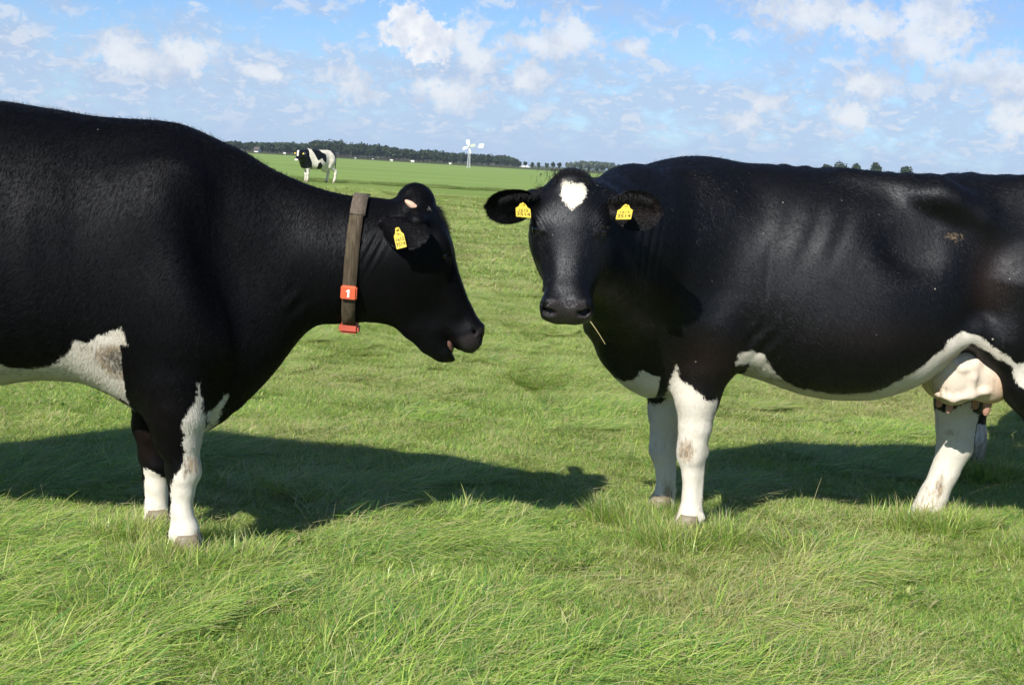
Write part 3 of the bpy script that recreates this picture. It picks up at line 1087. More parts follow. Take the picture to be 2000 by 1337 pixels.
def ear_mesh(name, parent, org, base, tip, face, length, width, cup=0.5, th=0.006, droop=0.0, inner_brown=True, fur=None):
    """a leaf-shaped, cupped ear with two skins; face = direction the open side looks"""
    base, tip = np.array(base, float), np.array(tip, float)
    ax = tip - base
    ax /= np.linalg.norm(ax)
    fc = np.array(face, float)
    fc -= ax * (fc @ ax)
    fc /= np.linalg.norm(fc)
    sd_ = np.cross(ax, fc)
    nt_, nu = 22, 15
    V, br = [], []
    for lay in (0, 1):
        for i in range(nt_):
            t = i / (nt_ - 1)
            w = 0.5 * width * max(0.42 * (1 - t) ** 0.5 * (1 if t < .5 else 0), max(0.0, 1 - abs((t - 0.54) / 0.46) ** 2.3) ** 0.5)
            w = max(w, 0.004)
            cu = cup * (1.25 - 0.8 * t)
            for j in range(nu):
                u = j / (nu - 1) * 2 - 1
                ang = u * cu * 1.5
                R = w / max(math.sin(min(cu * 1.5, 1.5)), 0.2)
                off_s, off_f = R * math.sin(ang), R * (1 - math.cos(ang))
                edge = 1 - abs(u) ** 6
                p = base + ax * (t * length) + sd_ * off_s + fc * (off_f - (1 - lay) * th * edge * (1 - t ** 6) - droop * t * t)
                V.append(p - org)
                br.append((1.0 if lay else 0.25) * (1 - abs(u) ** 3) if inner_brown else 0)
    br = [q * .45 for q in br]
    Fc = []
    for lay in (0, 1):
        b = lay * nt_ * nu
        for i in range(nt_ - 1):
            for j in range(nu - 1):
                q = [b + i * nu + j, b + i * nu + j + 1, b + (i + 1) * nu + j + 1, b + (i + 1) * nu + j]
                Fc.append(q if lay else q[::-1])
    N = nt_ * nu
    bl = [i * nu for i in range(nt_)]
    brd = [i * nu for i in range(nt_)] + [(nt_ - 1) * nu + j for j in range(1, nu)] + [i * nu + nu - 1 for i in range(nt_ - 2, -1, -1)]
    for a, b in zip(brd[:-1], brd[1:]):
        Fc.append([a, b, b + N, a + N])
    me = mesh_np(name, np.array(V), np.array(Fc))
    n = len(V)
    set_attr(me, 'white', np.full(n, -1.0))
    set_attr(me, 'brown', np.array(br))
    o = new_obj(name, me, parent, M_COAT)
    if fur:
        vv, ff = np.array(V) + org, np.array(Fc)
        coat_hair(o, org, vv, vnormals(vv, ff), ff, dict(white=np.full(n, -1.0), brown=np.array(br)), lambda p, nn: (np.tile(ax, (len(p), 1)), np.ones(len(p))),
                  14000, .013, fur, np.random.default_rng(4))
    return o, (base, ax, sd_, fc)


def hair_tufts(name, parent, org, roots, dirs, length, radius, mat, rng, jitter=0.35, segs=3):
    """thin tapering hairs as three-sided needles"""
    V, Fc = [], []
    roots, dirs = np.asarray(roots), np.asarray(dirs)
    for p, d in zip(roots, dirs):
        d = d / (np.linalg.norm(d) + 1e-9)
        d = d + rng.normal(0, jitter, 3) * 0.6
        d /= np.linalg.norm(d)
        L = length * rng.uniform(0.45, 1.15)
        s = np.cross(d, [0.3, 0.5, 0.8])
        s /= np.linalg.norm(s)
        t = np.cross(d, s)
        bend = rng.normal(0, 0.3, 3) + np.array([0, 0, -0.25])
        b = len(V)
        for k in range(segs):
            u = k / segs
            c = p + d * L * u + bend * L * 0.5 * u * u
            r = radius * (1 - u * 0.85)
            for q in range(3):
                a = q * 2.094
                V.append(c + (s * math.cos(a) + t * math.sin(a)) * r - org)
        V.append(p + d * L + bend * L * 0.5 - org)
        for k in range(segs - 1):
            for q in range(3):
                q2 = (q + 1) % 3
                Fc.append((b + k * 3 + q, b + k * 3 + q2, b + k * 3 + 3 + q2, b + k * 3 + 3 + q))
        e = b + (segs - 1) * 3
        for q in range(3):
            Fc.append((e + q, e + (q + 1) % 3, b + segs * 3))
    me = bpy.data.meshes.new(name)
    me.from_pydata([tuple(v) for v in V], [], Fc)
    for p in me.polygons:
        p.use_smooth = True
    o = new_obj(name, me, parent, mat)
    tag(o, kind='stuff')
    return o


TAG_OUT = [(-0.40, 1.0), (-0.30, 1.10), (0.30, 1.10), (0.40, 1.0), (0.62, 0.56), (1.0, 0.30), (1.0, -0.98), (0.94, -1.04), (-0.94, -1.04), (-1.0, -0.98), (-1.0, 0.30), (-0.62, 0.56)]


def ear_tag(name, parent, org, top, down, face, w, h, text_rows, th=0.0022, bend=0.0):
    """flag tag with a tapering neck; the printed number stands a hair proud of the face"""
    top, dn, fc = np.array(top, float), np.array(down, float), np.array(face, float)
    dn /= np.linalg.norm(dn)
    fc -= dn * (fc @ dn)
    fc /= np.linalg.norm(fc)
    rt = np.cross(fc, dn) * -1.0
    rt = np.cross(dn, fc)
    if rt @ np.array([1, 0, 0]) < 0:
        rt = -rt
    c = top + dn * (h * 0.5)

    def pt(u, v, o):
        return c + rt * (u * w / 2) - dn * (v * h / 2) + fc * (o + bend * (u * u) * w)
    bm = bmesh.new()
    fr = [bm.verts.new(pt(u, v, th / 2) - org) for u, v in TAG_OUT]
    bk = [bm.verts.new(pt(u, v, -th / 2) - org) for u, v in TAG_OUT]
    bm.faces.new(fr)
    bm.faces.new(bk[::-1])
    n = len(fr)
    for i in range(n):
        bm.faces.new((fr[i - 1], fr[i], bk[i], bk[i - 1]))
    bmesh.ops.create_uvsphere(bm, u_segments=10, v_segments=6, radius=0.006,
                              matrix=Matrix.Translation(Vector(pt(0, 0.92, 0.003) - org)))
    bmesh.ops.recalc_face_normals(bm, faces=bm.faces)
    me = bpy.data.meshes.new(name)
    bm.to_mesh(me)
    bm.free()
    o = new_obj(name, me, parent, M_TAG)
    rot = Matrix((rt, -dn, fc)).transposed()
    for txt, v, size in text_rows:
        cu = bpy.data.curves.new('print', 'FONT')
        cu.body, cu.align_x, cu.align_y, cu.size = txt, 'CENTER', 'CENTER', size
        cu.extrude = 0.0002
        tmp = bpy.data.objects.new('tmp_print', cu)
        COL.objects.link(tmp)
        dg = bpy.context.evaluated_depsgraph_get()
        tme = bpy.data.meshes.new_from_object(tmp.evaluated_get(dg))
        bpy.data.objects.remove(tmp)
        tme.transform(Matrix.Translation(Vector(pt(0, v, th / 2 + 0.0007) - org)) @ rot.to_4x4())
        tme.materials.clear()
        new_obj('printed_number', tme, o, M_INK)
    return o


def coat_hair(root, org, v, n, f, A, dirfn, count, length, mat, rng, width=.0012):
    """short hair lying on the skin: one slim triangle per hair, coloured like the skin at its root"""
    q = v[f]
    ar = np.linalg.norm(np.cross(q[:, 2] - q[:, 0], q[:, 3] - q[:, 1]), axis=1)
    fi = rng.choice(len(f), count, p=ar / ar.sum())
    s_, t_ = rng.random((2, count, 1))
    wq = [(1 - s_) * (1 - t_), s_ * (1 - t_), s_ * t_, (1 - s_) * t_]
    p = sum(w * v[f[fi, k]] for k, w in enumerate(wq))
    nn = sum(w * n[f[fi, k]] for k, w in enumerate(wq))
    nn /= np.linalg.norm(nn, axis=1, keepdims=True)
    d, ln = dirfn(p, nn)
    sw = (fbm(p[:, 0] * 3 + 60, p[:, 2] * 3 + p[:, 1] * 2 + 60, 91, 2) - .5)[:, None] * 1.6
    d = d + np.cross(nn, d) * sw + rng.normal(0, .16, (count, 3))
    d -= nn * (d * nn).sum(1, keepdims=True)
    d /= np.linalg.norm(d, axis=1, keepdims=True) + 1e-9
    lift = np.clip(rng.normal(.17, .08, (count, 1)), .03, .5)
    h = d * np.cos(lift) + nn * np.sin(lift)
    sd_ = np.cross(d, nn)
    tw = rng.normal(0, .28, (count, 1))
    sd_ = sd_ * np.cos(tw) + nn * np.sin(tw)
    L = length * ln[:, None] * rng.uniform(.6, 1.25, (count, 1))
    wv = width * rng.uniform(.7, 1.3, (count, 1)) * .5
    V = np.stack([p - sd_ * wv, p + sd_ * wv, p + h * L], 1).reshape(-1, 3) - org
    me = mesh_np('coat_hair', V, np.arange(count * 3).reshape(-1, 3), False)
    root_v = f[fi, (np.argmax(np.concatenate(wq, 1), 1))]
    for k_, a in A.items():
        if k_ in ('white', 'dirt', 'brown', 'speck', 'mud', 'pink'):
            set_attr(me, k_, np.repeat(a[root_v] if k_ != 'speck' else a[root_v] * .6, 3))
    o = new_obj('coat_hair', me, root, mat)
    tag(o, kind='stuff')
    return o


def finish_cow(name, fd, org, paint, label, group, displace=None, smooth_it=4, coat=None, dirfn=None, hairs=0):
    v, f = fd.mesh(smooth_it)
    n = vnormals(v, f)
    if displace is not None:
        v = v + n * displace(v, n)[:, None]
    root = bpy.data.objects.new(name, None)
    COL.objects.link(root)
    root.location = org
    root.empty_display_size = 0.2
    tag(root, label, 'cow', group)
    me = mesh_np('body', v - org, f)
    A = paint(v, n)
    for k_, a in A.items():
        set_attr(me, k_, a)
    new_obj('body', me, root, coat or M_COAT)
    if hairs:
        n = vnormals(v, f)
        coat_hair(root, org, v, n, f, A, dirfn, hairs, .014, M_FUR_DULL if coat is M_COAT_DULL else M_FUR, np.random.default_rng(17))
    return root, v, n


def sstep(x, a, b):
    t = np.clip((x - a) / (b - a), 0, 1)
    return t * t * (3 - 2 * t)


def blob(v, c, r):
    """smooth 0..1 bump round a point"""
    d = np.sqrt((((v - np.array(c)) / np.array(r)) ** 2).sum(1))
    return 1 - sstep(d, 0.0, 1.0)


def px_poly(pts, D):
    return [W(x, y, D) for x, y in pts]


def folds(v, p0, p1, width, count, depth, sharp=1.0):
    """skin folds: ridges running across the segment p0-p1 (in the x-z plane)"""
    p0, p1 = np.array(p0), np.array(p1)
    d = p1 - p0
    L = np.linalg.norm(d)
    d /= L
    q = v[:, [0, 2]] - p0
    t = q @ d
    s = q @ np.array([-d[1], d[0]])
    env = np.clip(np.sin(np.clip(t / L, 0, 1) * math.pi), 0, 1) * np.exp(-(s / width) ** 2)
    return depth * env * np.sin(t / L * count * 2 * math.pi)


# ------------------------------------------------------------------ cow on the left: profile to the right, collar round the neck
def cow_left():
    YC = 5.32
    org = np.array([-1.55, YC, GZ])
    fd = Field(spaced(-3.02, -0.02, 0.0125, (-0.52, 0), 0.0058), spaced(YC - 0.50, YC + 0.50, 0.0095), spaced(GZ - 0.02, 1.62, 0.0125, (0.62, 1.34), 0.0058))
    top = [W(x, y, YC) for x, y in ((0, 199), (100, 213), (200, 227), (290, 233), (340, 239), (385, 253), (430, 274), (480, 297), (520, 323), (560, 345), (620, 367), (690, 381), (740, 388), (790, 400))]
    bot = [W(x, y, YC) for x, y in ((0, 748), (60, 741), (110, 739), (160, 743), (215, 762), (260, 790), (310, 822), (360, 838), (400, 842), (430, 826), (460, 803), (500, 766), (540, 721), (570, 682), (600, 648), (640, 622), (700, 616), (760, 626), (790, 620))]
    rear_top = [(-2.96, 1.12), (-2.92, 1.30), (-2.84, 1.385), (-2.70, 1.43), (-2.45, 1.455), (-2.15, 1.475)]
    rear_bot = [(-2.96, 1.02), (-2.92, 0.86), (-2.84, 0.74), (-2.65, 0.64), (-2.35, 0.56), (-2.05, 0.515)]
    tx, tz = zip(*(rear_top + top))
    bx, bz = zip(*(rear_bot + bot))
    wt = [(-2.96, .10), (-2.9, .19), (-2.75, .24), (-2.45, .285), (-2.1, .355), (-1.85, .385), (-1.6, .36), (-1.4, .31), (-1.2, .275), (-1.08, .25), (-.98, .20), (-.86, .155), (-.74, .125), (-.62, .108), (-.5, .10), (-.42, .08)]
    rows = []
    for X in np.linspace(-2.96, -0.42, 90):
        e = np.interp(X, [-2.9, -2.4, -1.9, -1.5, -1.2, -1.0, -.8, -.4], [.05, -.05, -.20, -.16, -.18, -.20, -.05, 0])
        n = np.interp(X, [-2.9, -2.5, -1.9, -1.4, -1.1, -.8, -.4], [2.6, 2.5, 2.3, 2.25, 2.15, 2.0, 2.0])
        rows.append((X, pchip(tx, tz, X), pchip(bx, bz, X), pchip(*zip(*wt), X), n, e, YC))
    fd.loft(rows, 0.03)
    for s in (-1, 1):
        # shoulder blade, upper arm
        fd.ell((-1.19, YC + s * .188, 1.06), (.18, .080, .27), .17, Matrix.Rotation(-0.28, 3, 'Y'))
        fd.ell((-1.08, YC + s * .205, .80), (.16, .085, .19), .12)
        # hips, thigh
        fd.ell((-2.42, YC + s * .24, 1.36), (.09, .06, .05), .10)
        fd.ell((-2.62, YC + s * .19, 1.02), (.23, .10, .34), .12)
        fd.cone((-2.86, YC + s * .11, 1.27), (-2.80, YC + s * .13, 1.1), .05, .08, .1)
    # crest of the withers and hollow before the shoulder
    fd.ell((-0.965, YC - .235, .98), (.06, .05, .22), .16, Matrix.Rotation(0.32, 3, 'Y'), cut=True)
    # fore legs
    N, Fr = YC - .165, YC + .165
    leg = lambda pts, D: [P3(x, y, D) for x, y in pts]
    n_p = leg([(335, 660), (340, 745), (346, 800), (347, 855), (357, 900), (360, 925), (357, 958), (357, 1000), (362, 1035), (364, 1060)], N)
    n_p.append(np.array([n_p[-1][0] + .01, N, GZ + .05]))
    fd.chain(n_p, [.125, .112, .098, .078, .057, .052, .038, .034, .045, .046, .049], .05, klow=.016)
    leg_details(fd, n_p[5] + np.array([-.004, 0, .012]), n_p[7], n_p[8], 1)
    f_p = leg([(318, 700), (312, 770), (302, 830), (303, 880), (306, 905), (307, 945), (308, 985), (308, 1012)], Fr)
    f_p.append(np.array([f_p[-1][0] + .01, Fr, GZ + .05]))
    fd.chain(f_p, [.11, .095, .070, .057, .053, .039, .036, .046, .050], .05, klow=.016)
    leg_details(fd, f_p[4] + np.array([0, 0, .010]), f_p[6], f_p[7], 1)
    # hind legs
    for s, dx in ((-1, 0.10), (1, -0.10)):
        y = YC + s * .19
        x0 = -2.52 + dx
        fd.chain([(-2.45, y, .95), (x0 + .10, y, .75), (x0 - .12, y, .52), (x0 - .15, y, .44), (x0 - .10, y, .25), (x0 - .07, y, .08), (x0 - .03, y, GZ + .05)],
                 [.16, .10, .062, .062, .044, .052, .05], .06)
    # head, turned a little away
    poll = P3(836, 374, YC - .01)
    muz = P3(952, 659, YC + .09)
    ax = muz - poll
    fr = head_frame(poll, ax, (0.93, 0.16, 0.36))
    LH = float(np.linalg.norm(ax))
    P = cow_head(fd, fr, LH, 0.98, open_mouth=True)
    O, A, S, U = fr
    # throat and cheek joining the neck
    fd.chain([P3(650, 500, YC), P3(745, 500, YC + .01), P(0.30, 0, -0.15)], [.125, .12, .10], .10)
    fd.chain([P3(660, 560, YC), P3(760, 570, YC + .02)], [.10, .075], .10)
    fd.chain([P3(700, 452, YC), P3(790, 452, YC)], [.085, .070], .06)

    Yn = YC - .30
    patch = px_poly([(-60, 700), (40, 727), (95, 716), (130, 692), (148, 664), (165, 672), (195, 655), (222, 645), (240, 640), (247, 668), (262, 700), (275, 735), (286, 780), (300, 830), (240, 800), (150, 770), (-60, 780)], Yn)
    neck = px_poly([(385, 760), (398, 800), (412, 800), (425, 792), (442, 768), (447, 770), (432, 800), (418, 832), (395, 850), (380, 850)], YC - .12)
    legw = px_poly([(392, 745), (396, 800), (398, 870), (404, 1100), (320, 1100), (330, 948), (338, 938), (352, 915), (360, 880), (362, 850), (360, 830), (364, 812), (376, 798), (386, 775)], N - .06)
    farw = px_poly([(280, 916), (300, 920), (322, 938), (345, 960), (345, 1120), (270, 1120)], Fr - .05)

    def paint(v, n):
        x, z = v[:, 0], v[:, 2]
        near = v[:, 1] < YC - .02
        w = np.full(len(v), -1.0)
        trunk = (x > -2.2) & ~((z < .42) & (np.abs(x + 1.15) < .25))
        legreg = (z < .62)
        on_near_leg = (v[:, 1] < YC - .06) & (x > -1.30) & (x < W(401, 830, N - .05)[0]) & (z < .70)
        on_far_leg = (v[:, 1] > YC + .06) & (x > -1.45) & (x < -0.95) & (z < .42)
        pt = poly_sd(x, z, patch)
        w = np.where(near & (x < -1.155), np.maximum(w, pt), w)
        belly = .06 - (z - np.interp(x, [-3, -2.0, -1.5, -1.2], [.62, .50, .50, .42])) - .03
        w = np.where((x < -1.1) & (x > -2.5) & (n[:, 2] < -.25) & ~on_near_leg & ~on_far_leg, np.maximum(w, belly), w)
        w = np.where((x > -1.2) & (x < -.9) & ~on_near_leg & ~on_far_leg, np.maximum(w, poly_sd(x, z, neck)), w)
        w = np.where(on_near_leg, poly_sd(x, z, legw), w)
        w = np.where(on_far_leg, poly_sd(x, z, farw), w)
        w = np.where(x < -2.2, np.where(z < .40, .40 - z, w), w)
        w = np.clip(w, -1, 1)
        dirt = np.zeros(len(v))
        dirt += 2.1 * blob(v, P3(243, 714, Yn), (.135, .3, .085)) + 0.6 * blob(v, P3(205, 688, Yn), (.14, .3, .06))
        dirt += 0.95 * blob(v, P3(374, 912, N - .05), (.055, .12, .075)) + 0.3 * sstep(z, .16, -.05) * legreg
        dirt += 0.6 * blob(v, P3(388, 1050, N - .05), (.04, .1, .05))
        dirt += 0.35 * blob(v, P3(60, 735, Yn), (.5, .4, .05))
        brown = 0.45 * blob(v, P3(285, 850, Fr - .06), (.10, .12, .16)) + .25 * blob(v, P3(330, 800, N), (.14, .2, .2))
        P_s = (v - O) @ A / LH
        P_u = (v - O) @ U
        wet = sstep(P_s, .87, .91) * (P_u > -.118) * (x > -.4) * sstep(P_u, -.118, -.09)
        speck = .5 * blob(v, P3(70, 270, Yn), (.35, .4, .22)) + .12 * blob(v, P3(330, 270, Yn), (.2, .4, .1))
        mud = .35 * blob(v, P3(48, 338, Yn), (.04, .3, .02))
        return dict(white=w, dirt=dirt, brown=brown, wet=wet, speck=speck, mud=mud)

    def disp(v, n):
        d = np.zeros(len(v))
        near = (v[:, 1] < YC)
        # fine upright creases of the neck
        q = v[:, 0] + 0.10 * (v[:, 2] - 1.0)
        env = blob(v, (-.93, YC - .15, 1.15), (.26, .3, .30))
        d += .0016 * env * np.sin(q * 2 * math.pi / .021 + 5 * fbm(v[:, 0] * 9 + 50, v[:, 2] * 4 + 50, 71, 2) * 2) * near * (.3 + fbm(v[:, 0] * 14 + 50, v[:, 2] * 5 + 50, 73, 2))
        d += folds(v, W(705, 470, YC), W(760, 500, YC), .07, 4, .004) * near
        d += folds(v, W(610, 610, YC), W(560, 560, YC), .05, 2, .004)
        # ribs, faint
        rb = blob(v, (-1.72, YC - .36, .98), (.40, .25, .38))
        d += .0020 * rb * np.sin((v[:, 0] + .12 * v[:, 2]) * 2 * math.pi / .10)
        d += .010 * (fbm(v[:, 0] * 5 + 50, v[:, 2] * 5 + v[:, 1] * 3 + 50, 21, 2) - .5) * sstep(v[:, 2], .5, .7)
        # veins and tendons on the legs
        d += .003 * np.sin(v[:, 2] * 70 + v[:, 0] * 40) * (v[:, 2] < .5) * .5
        return d

    def hairdir(p, nn):
        d = np.tile([-.55, 0, -.8], (len(p), 1))
        hd = ((p - O) @ A > .03) & (p[:, 0] > -.52)
        d[hd] = A
        d[p[:, 2] < .5] = (-.1, 0, -1)
        ln = np.where(hd, .55, 1.0) * np.where(p[:, 2] < .35, .75, 1.0)
        ln = np.where((p - O) @ A / LH > .86, .15, ln)
        return d, ln

    root, v, n = finish_cow('cow', fd, org, paint, 'black cow in profile at the left wearing a brown collar with a red buckle', None, disp, coat=M_COAT_DULL, dirfn=hairdir, hairs=480000)
    # children
    for p, yw in ((n_p[-1], 0.0), (f_p[-1], 0.1), ((-2.45, N - .03, 0), 0), ((-2.65, Fr + .03, 0), 0)):
        hoof_mesh('hoof', root, org, (p[0], p[1], GZ), yw)
    # eyes
    for s in (-1, 1):
        c = P(0.365, s * .100, -0.043)
        bm = bmesh.new()
        bmesh.ops.create_uvsphere(bm, u_segments=16, v_segments=10, radius=.019, matrix=Matrix.Translation(Vector(c - org)))
        me = bpy.data.meshes.new('eye')
        bm.to_mesh(me)
        bm.free()
        new_obj('eye', me, root, M_EYE)
    # near ear pushed forward along the head, far ear behind it
    ebase = P(0.10, -0.105, -0.080)
    if ebase[1] > YC:
        ebase = P(0.10, 0.105, -0.080)
    sgn = 1 if (P(0, .1, 0)[1] < YC) else -1
    ebase = P3(745, 428, YC - .115)
    etip = P3(838, 470, YC - .235)
    ear, fr_e = ear_mesh('ear', root, org, ebase, etip, (0.20, 0.70, -0.62), .20, .125, .50, fur=M_FUR)
    e2, _ = ear_mesh('ear', root, org, P(0.10, -sgn * .11, -.08), P(0.10, -sgn * .30, -.10), U + A * .3, .18, .12, .4)
    ear_tag('ear_tag', ear, org, P3(776, 446, YC - .225), P3(786, 490, YC - .235) - P3(776, 446, YC - .225), (-.25, -.95, .1), .036, .066,
            [('NL', .42, .010), ('1612', -.15, .0155), ('3514', -.64, .0165)], bend=0)
    # topknot: a round knob of hair on the poll, with the bare horn stub under it
    kc = P3(813, 388, YC - .02)
    bm = bmesh.new()
    bmesh.ops.create_icosphere(bm, subdivisions=4, radius=1.0)
    for vt in bm.verts:
        q = vt.co.copy()
        vt.co = Vector((kc[0] - org[0] + q.x * .042, kc[1] - org[1] + q.y * .05, kc[2] - org[2] + q.z * .043 * (1.0 if q.z > 0 else 1.15)))
        vt.co += q * (.003 * math.sin(q.x * 17 + q.y * 9) + .003 * math.sin(q.y * 23 + q.z * 15))
    me = bpy.data.meshes.new('topknot')
    bm.to_mesh(me)
    bm.free()
    for p in me.polygons:
        p.use_smooth = True
    set_attr(me, 'white', np.full(len(me.vertices), -1.0))
    tk = new_obj('topknot', me, root, M_COAT_DULL)
    hc = P3(806, 402, YC - .088)
    bm = bmesh.new()
    bmesh.ops.create_uvsphere(bm, u_segments=20, v_segments=12, radius=1.0)
    R = Matrix.Rotation(math.radians(33), 3, 'Y')
    for vt in bm.verts:
        q = vt.co.copy()
        q = Vector((q.x * .033, q.y * .016, q.z * .0135 * (1.0 + .25 * q.x)))
        vt.co = R @ q + Vector(hc - org)
    me = bpy.data.meshes.new('horn_stub')
    bm.to_mesh(me)
    bm.free()
    for p in me.polygons:
        p.use_smooth = True
    new_obj('horn_stub', me, root, M_HORN)
    rng = np.random.default_rng(5)
    # hairs: topknot, white wisp, forelock, crest of back and neck
    th = rng.uniform(0, 2 * math.pi, 900)
    ph = np.arccos(rng.uniform(-.5, 1, 900))
    dirs = np.stack([np.sin(ph) * np.cos(th), np.sin(ph) * np.sin(th), np.cos(ph)], 1)
    hair_tufts('tuft_hair', tk, org, kc + dirs * np.array([.044, .052, .044]), dirs * .5 + np.array([.35, -.1, -.55]), .022, .0007, M_HAIR, rng)
    ww = np.array([P3(828, 398, YC - .07) + rng.normal(0, .004, 3) for _ in range(60)])
    hair_tufts('white_wisp', tk, org, ww, np.tile([.55, -.25, -.8], (60, 1)), .034, .0009, M_WHAIR, rng, .3)
    fl = np.array([P(rng.uniform(.10, .26), rng.uniform(-.05, .05), rng.uniform(.0, .008)) for _ in range(500)])
    hair_tufts('forelock', root, org, fl, np.tile(U * .9 + A * .6, (500, 1)), .030, .0008, M_HAIR, rng, .5)
    sel = (n[:, 2] > .55) & (np.abs(v[:, 1] - YC) < .10) & (v[:, 0] > -2.6) & (v[:, 0] < -.55) & (v[:, 2] > 1.1)
    id_ = rng.choice(np.nonzero(sel)[0], 2600)
    hair_tufts('back_hair', root, org, v[id_] + rng.normal(0, .003, (2600, 3)), n[id_] * .8 + np.array([-.7, 0, .1]), .017, .0006, M_HAIR, rng, .5)
    # mouth: tongue and lower teeth
    bm = bmesh.new()
    bmesh.ops.create_uvsphere(bm, u_segments=16, v_segments=10, radius=1.0)
    for vt in bm.verts:
        q = vt.co
        vt.co = Vector(P(0.925 + q.x * .070, q.y * .044, -.138 + q.z * .018) - org)
    me = bpy.data.meshes.new('tongue')
    bm.to_mesh(me)
    bm.free()
    for p in me.polygons:
        p.use_smooth = True
    new_obj('tongue', me, root, M_TONGUE)
    bm = bmesh.new()
    for i in range(8):
        a = (i - 3.5) / 3.5
        c = P(1.0 - .055 * a * a, a * .028, -.142)
        mt = Matrix((A, S, U)).transposed().to_4x4()
        bmesh.ops.create_uvsphere(bm, u_segments=8, v_segments=6, radius=1.0,
                                  matrix=Matrix.Translation(Vector(c - org)) @ mt @ Matrix.Diagonal((.005, .005, .008, 1)))
    me = bpy.data.meshes.new('teeth')
    bm.to_mesh(me)
    bm.free()
    for p in me.polygons:
        p.use_smooth = True
    new_obj('teeth', me, root, M_TEETH)
    tail_mesh(root, org, [(-2.93, YC, 1.30), (-3.0, YC, 1.15), (-3.0, YC, .85), (-2.97, YC - .02, .5), (-2.98, YC - .02, .35)])
    udder_mesh(root, org, (-2.25, YC, .58), (.22, .17, .16))
    return root, v, org, YC, n


def tail_mesh(root, org, pts, tip=True):
    fd = Field(spaced(min(p[0] for p in pts) - .1, max(p[0] for p in pts) + .1, .012), spaced(min(p[1] for p in pts) - .1, max(p[1] for p in pts) + .1, .012),
               spaced(min(p[2] for p in pts) - .2, max(p[2] for p in pts) + .1, .012))
    fd.chain(pts, [.035, .028, .02, .018, .045][:len(pts)], .02)
    fd.cone(pts[-1], (pts[-1][0], pts[-1][1], pts[-1][2] - .1), .045, .015, .03)
    v, f = fd.mesh(3)
    me = mesh_np('tail', v - org, f)
    set_attr(me, 'white', np.where((v[:, 2] < pts[-1][2] + .05) & tip, .05, -.5))
    return new_obj('tail', me, root, M_COAT)


def udder_mesh(root, org, c, r, teats=None, veins=False, paint=None):
    c, r = np.array(c), np.array(r)
    fd = Field(spaced(c[0] - r[0] - .12, c[0] + r[0] + .12, .0085), spaced(c[1] - r[1] - .08, c[1] + r[1] + .08, .0085), spaced(c[2] - r[2] - .12, c[2] + r[2] + .12, .0085))
    for s in (-1, 1):
        fd.ell(c + np.array([-r[0] * .42, s * r[1] * .42, 0]), (r[0] * .60, r[1] * .60, r[2]), .05)
        fd.ell(c + np.array([r[0] * .42, s * r[1] * .42, .01]), (r[0] * .58, r[1] * .60, r[2] * .95), .05)
    fd.ell(c + np.array([0, 0, r[2] * .35]), (r[0] * .95, r[1] * .9, r[2] * .75), .06)
    if veins:
        for pts in veins:
            fd.chain(pts, [.011] * len(pts), .018)
    v, f = fd.mesh(4)
    me = mesh_np('udder', v - org, f)
    n = len(v)
    A = paint(v) if paint else dict(white=np.full(n, 1.0), pink=np.full(n, .6), dirt=np.zeros(n))
    for k_, a in A.items():
        set_attr(me, k_, a)
    o = new_obj('udder', me, root, M_COAT)
    for s in (-1, 1):
        for q in (-.45, .42):
            b = c + np.array([q * r[0], s * r[1] * .42, -r[2] * .90])
            vs, fs = [], []
            for i, (dz, rad) in enumerate(((0.03, .022), (0, .0175), (-.014, .015), (-.030, .0145), (-.040, .012), (-.045, .005))):
                for j in range(12):
                    a = j * math.pi / 6
                    vs.append(tuple(b + np.array([math.cos(a) * rad + .1 * dz, math.sin(a) * rad, dz]) - org))
            for i in range(5):
                for j in range(12):
                    fs.append((i * 12 + j, (i + 1) * 12 + j, (i + 1) * 12 + (j + 1) % 12, i * 12 + (j + 1) % 12))
            fs.append(tuple(range(60, 72)))
            me = bpy.data.meshes.new('teat')
            me.from_pydata(vs, [], fs)
            for p in me.polygons:
                p.use_smooth = True
            new_obj('teat', me, o, M_TEAT)
    return o


# ------------------------------------------------------------------ collar on the left cow
def strap_loop(center_fn, section, th):
    pass


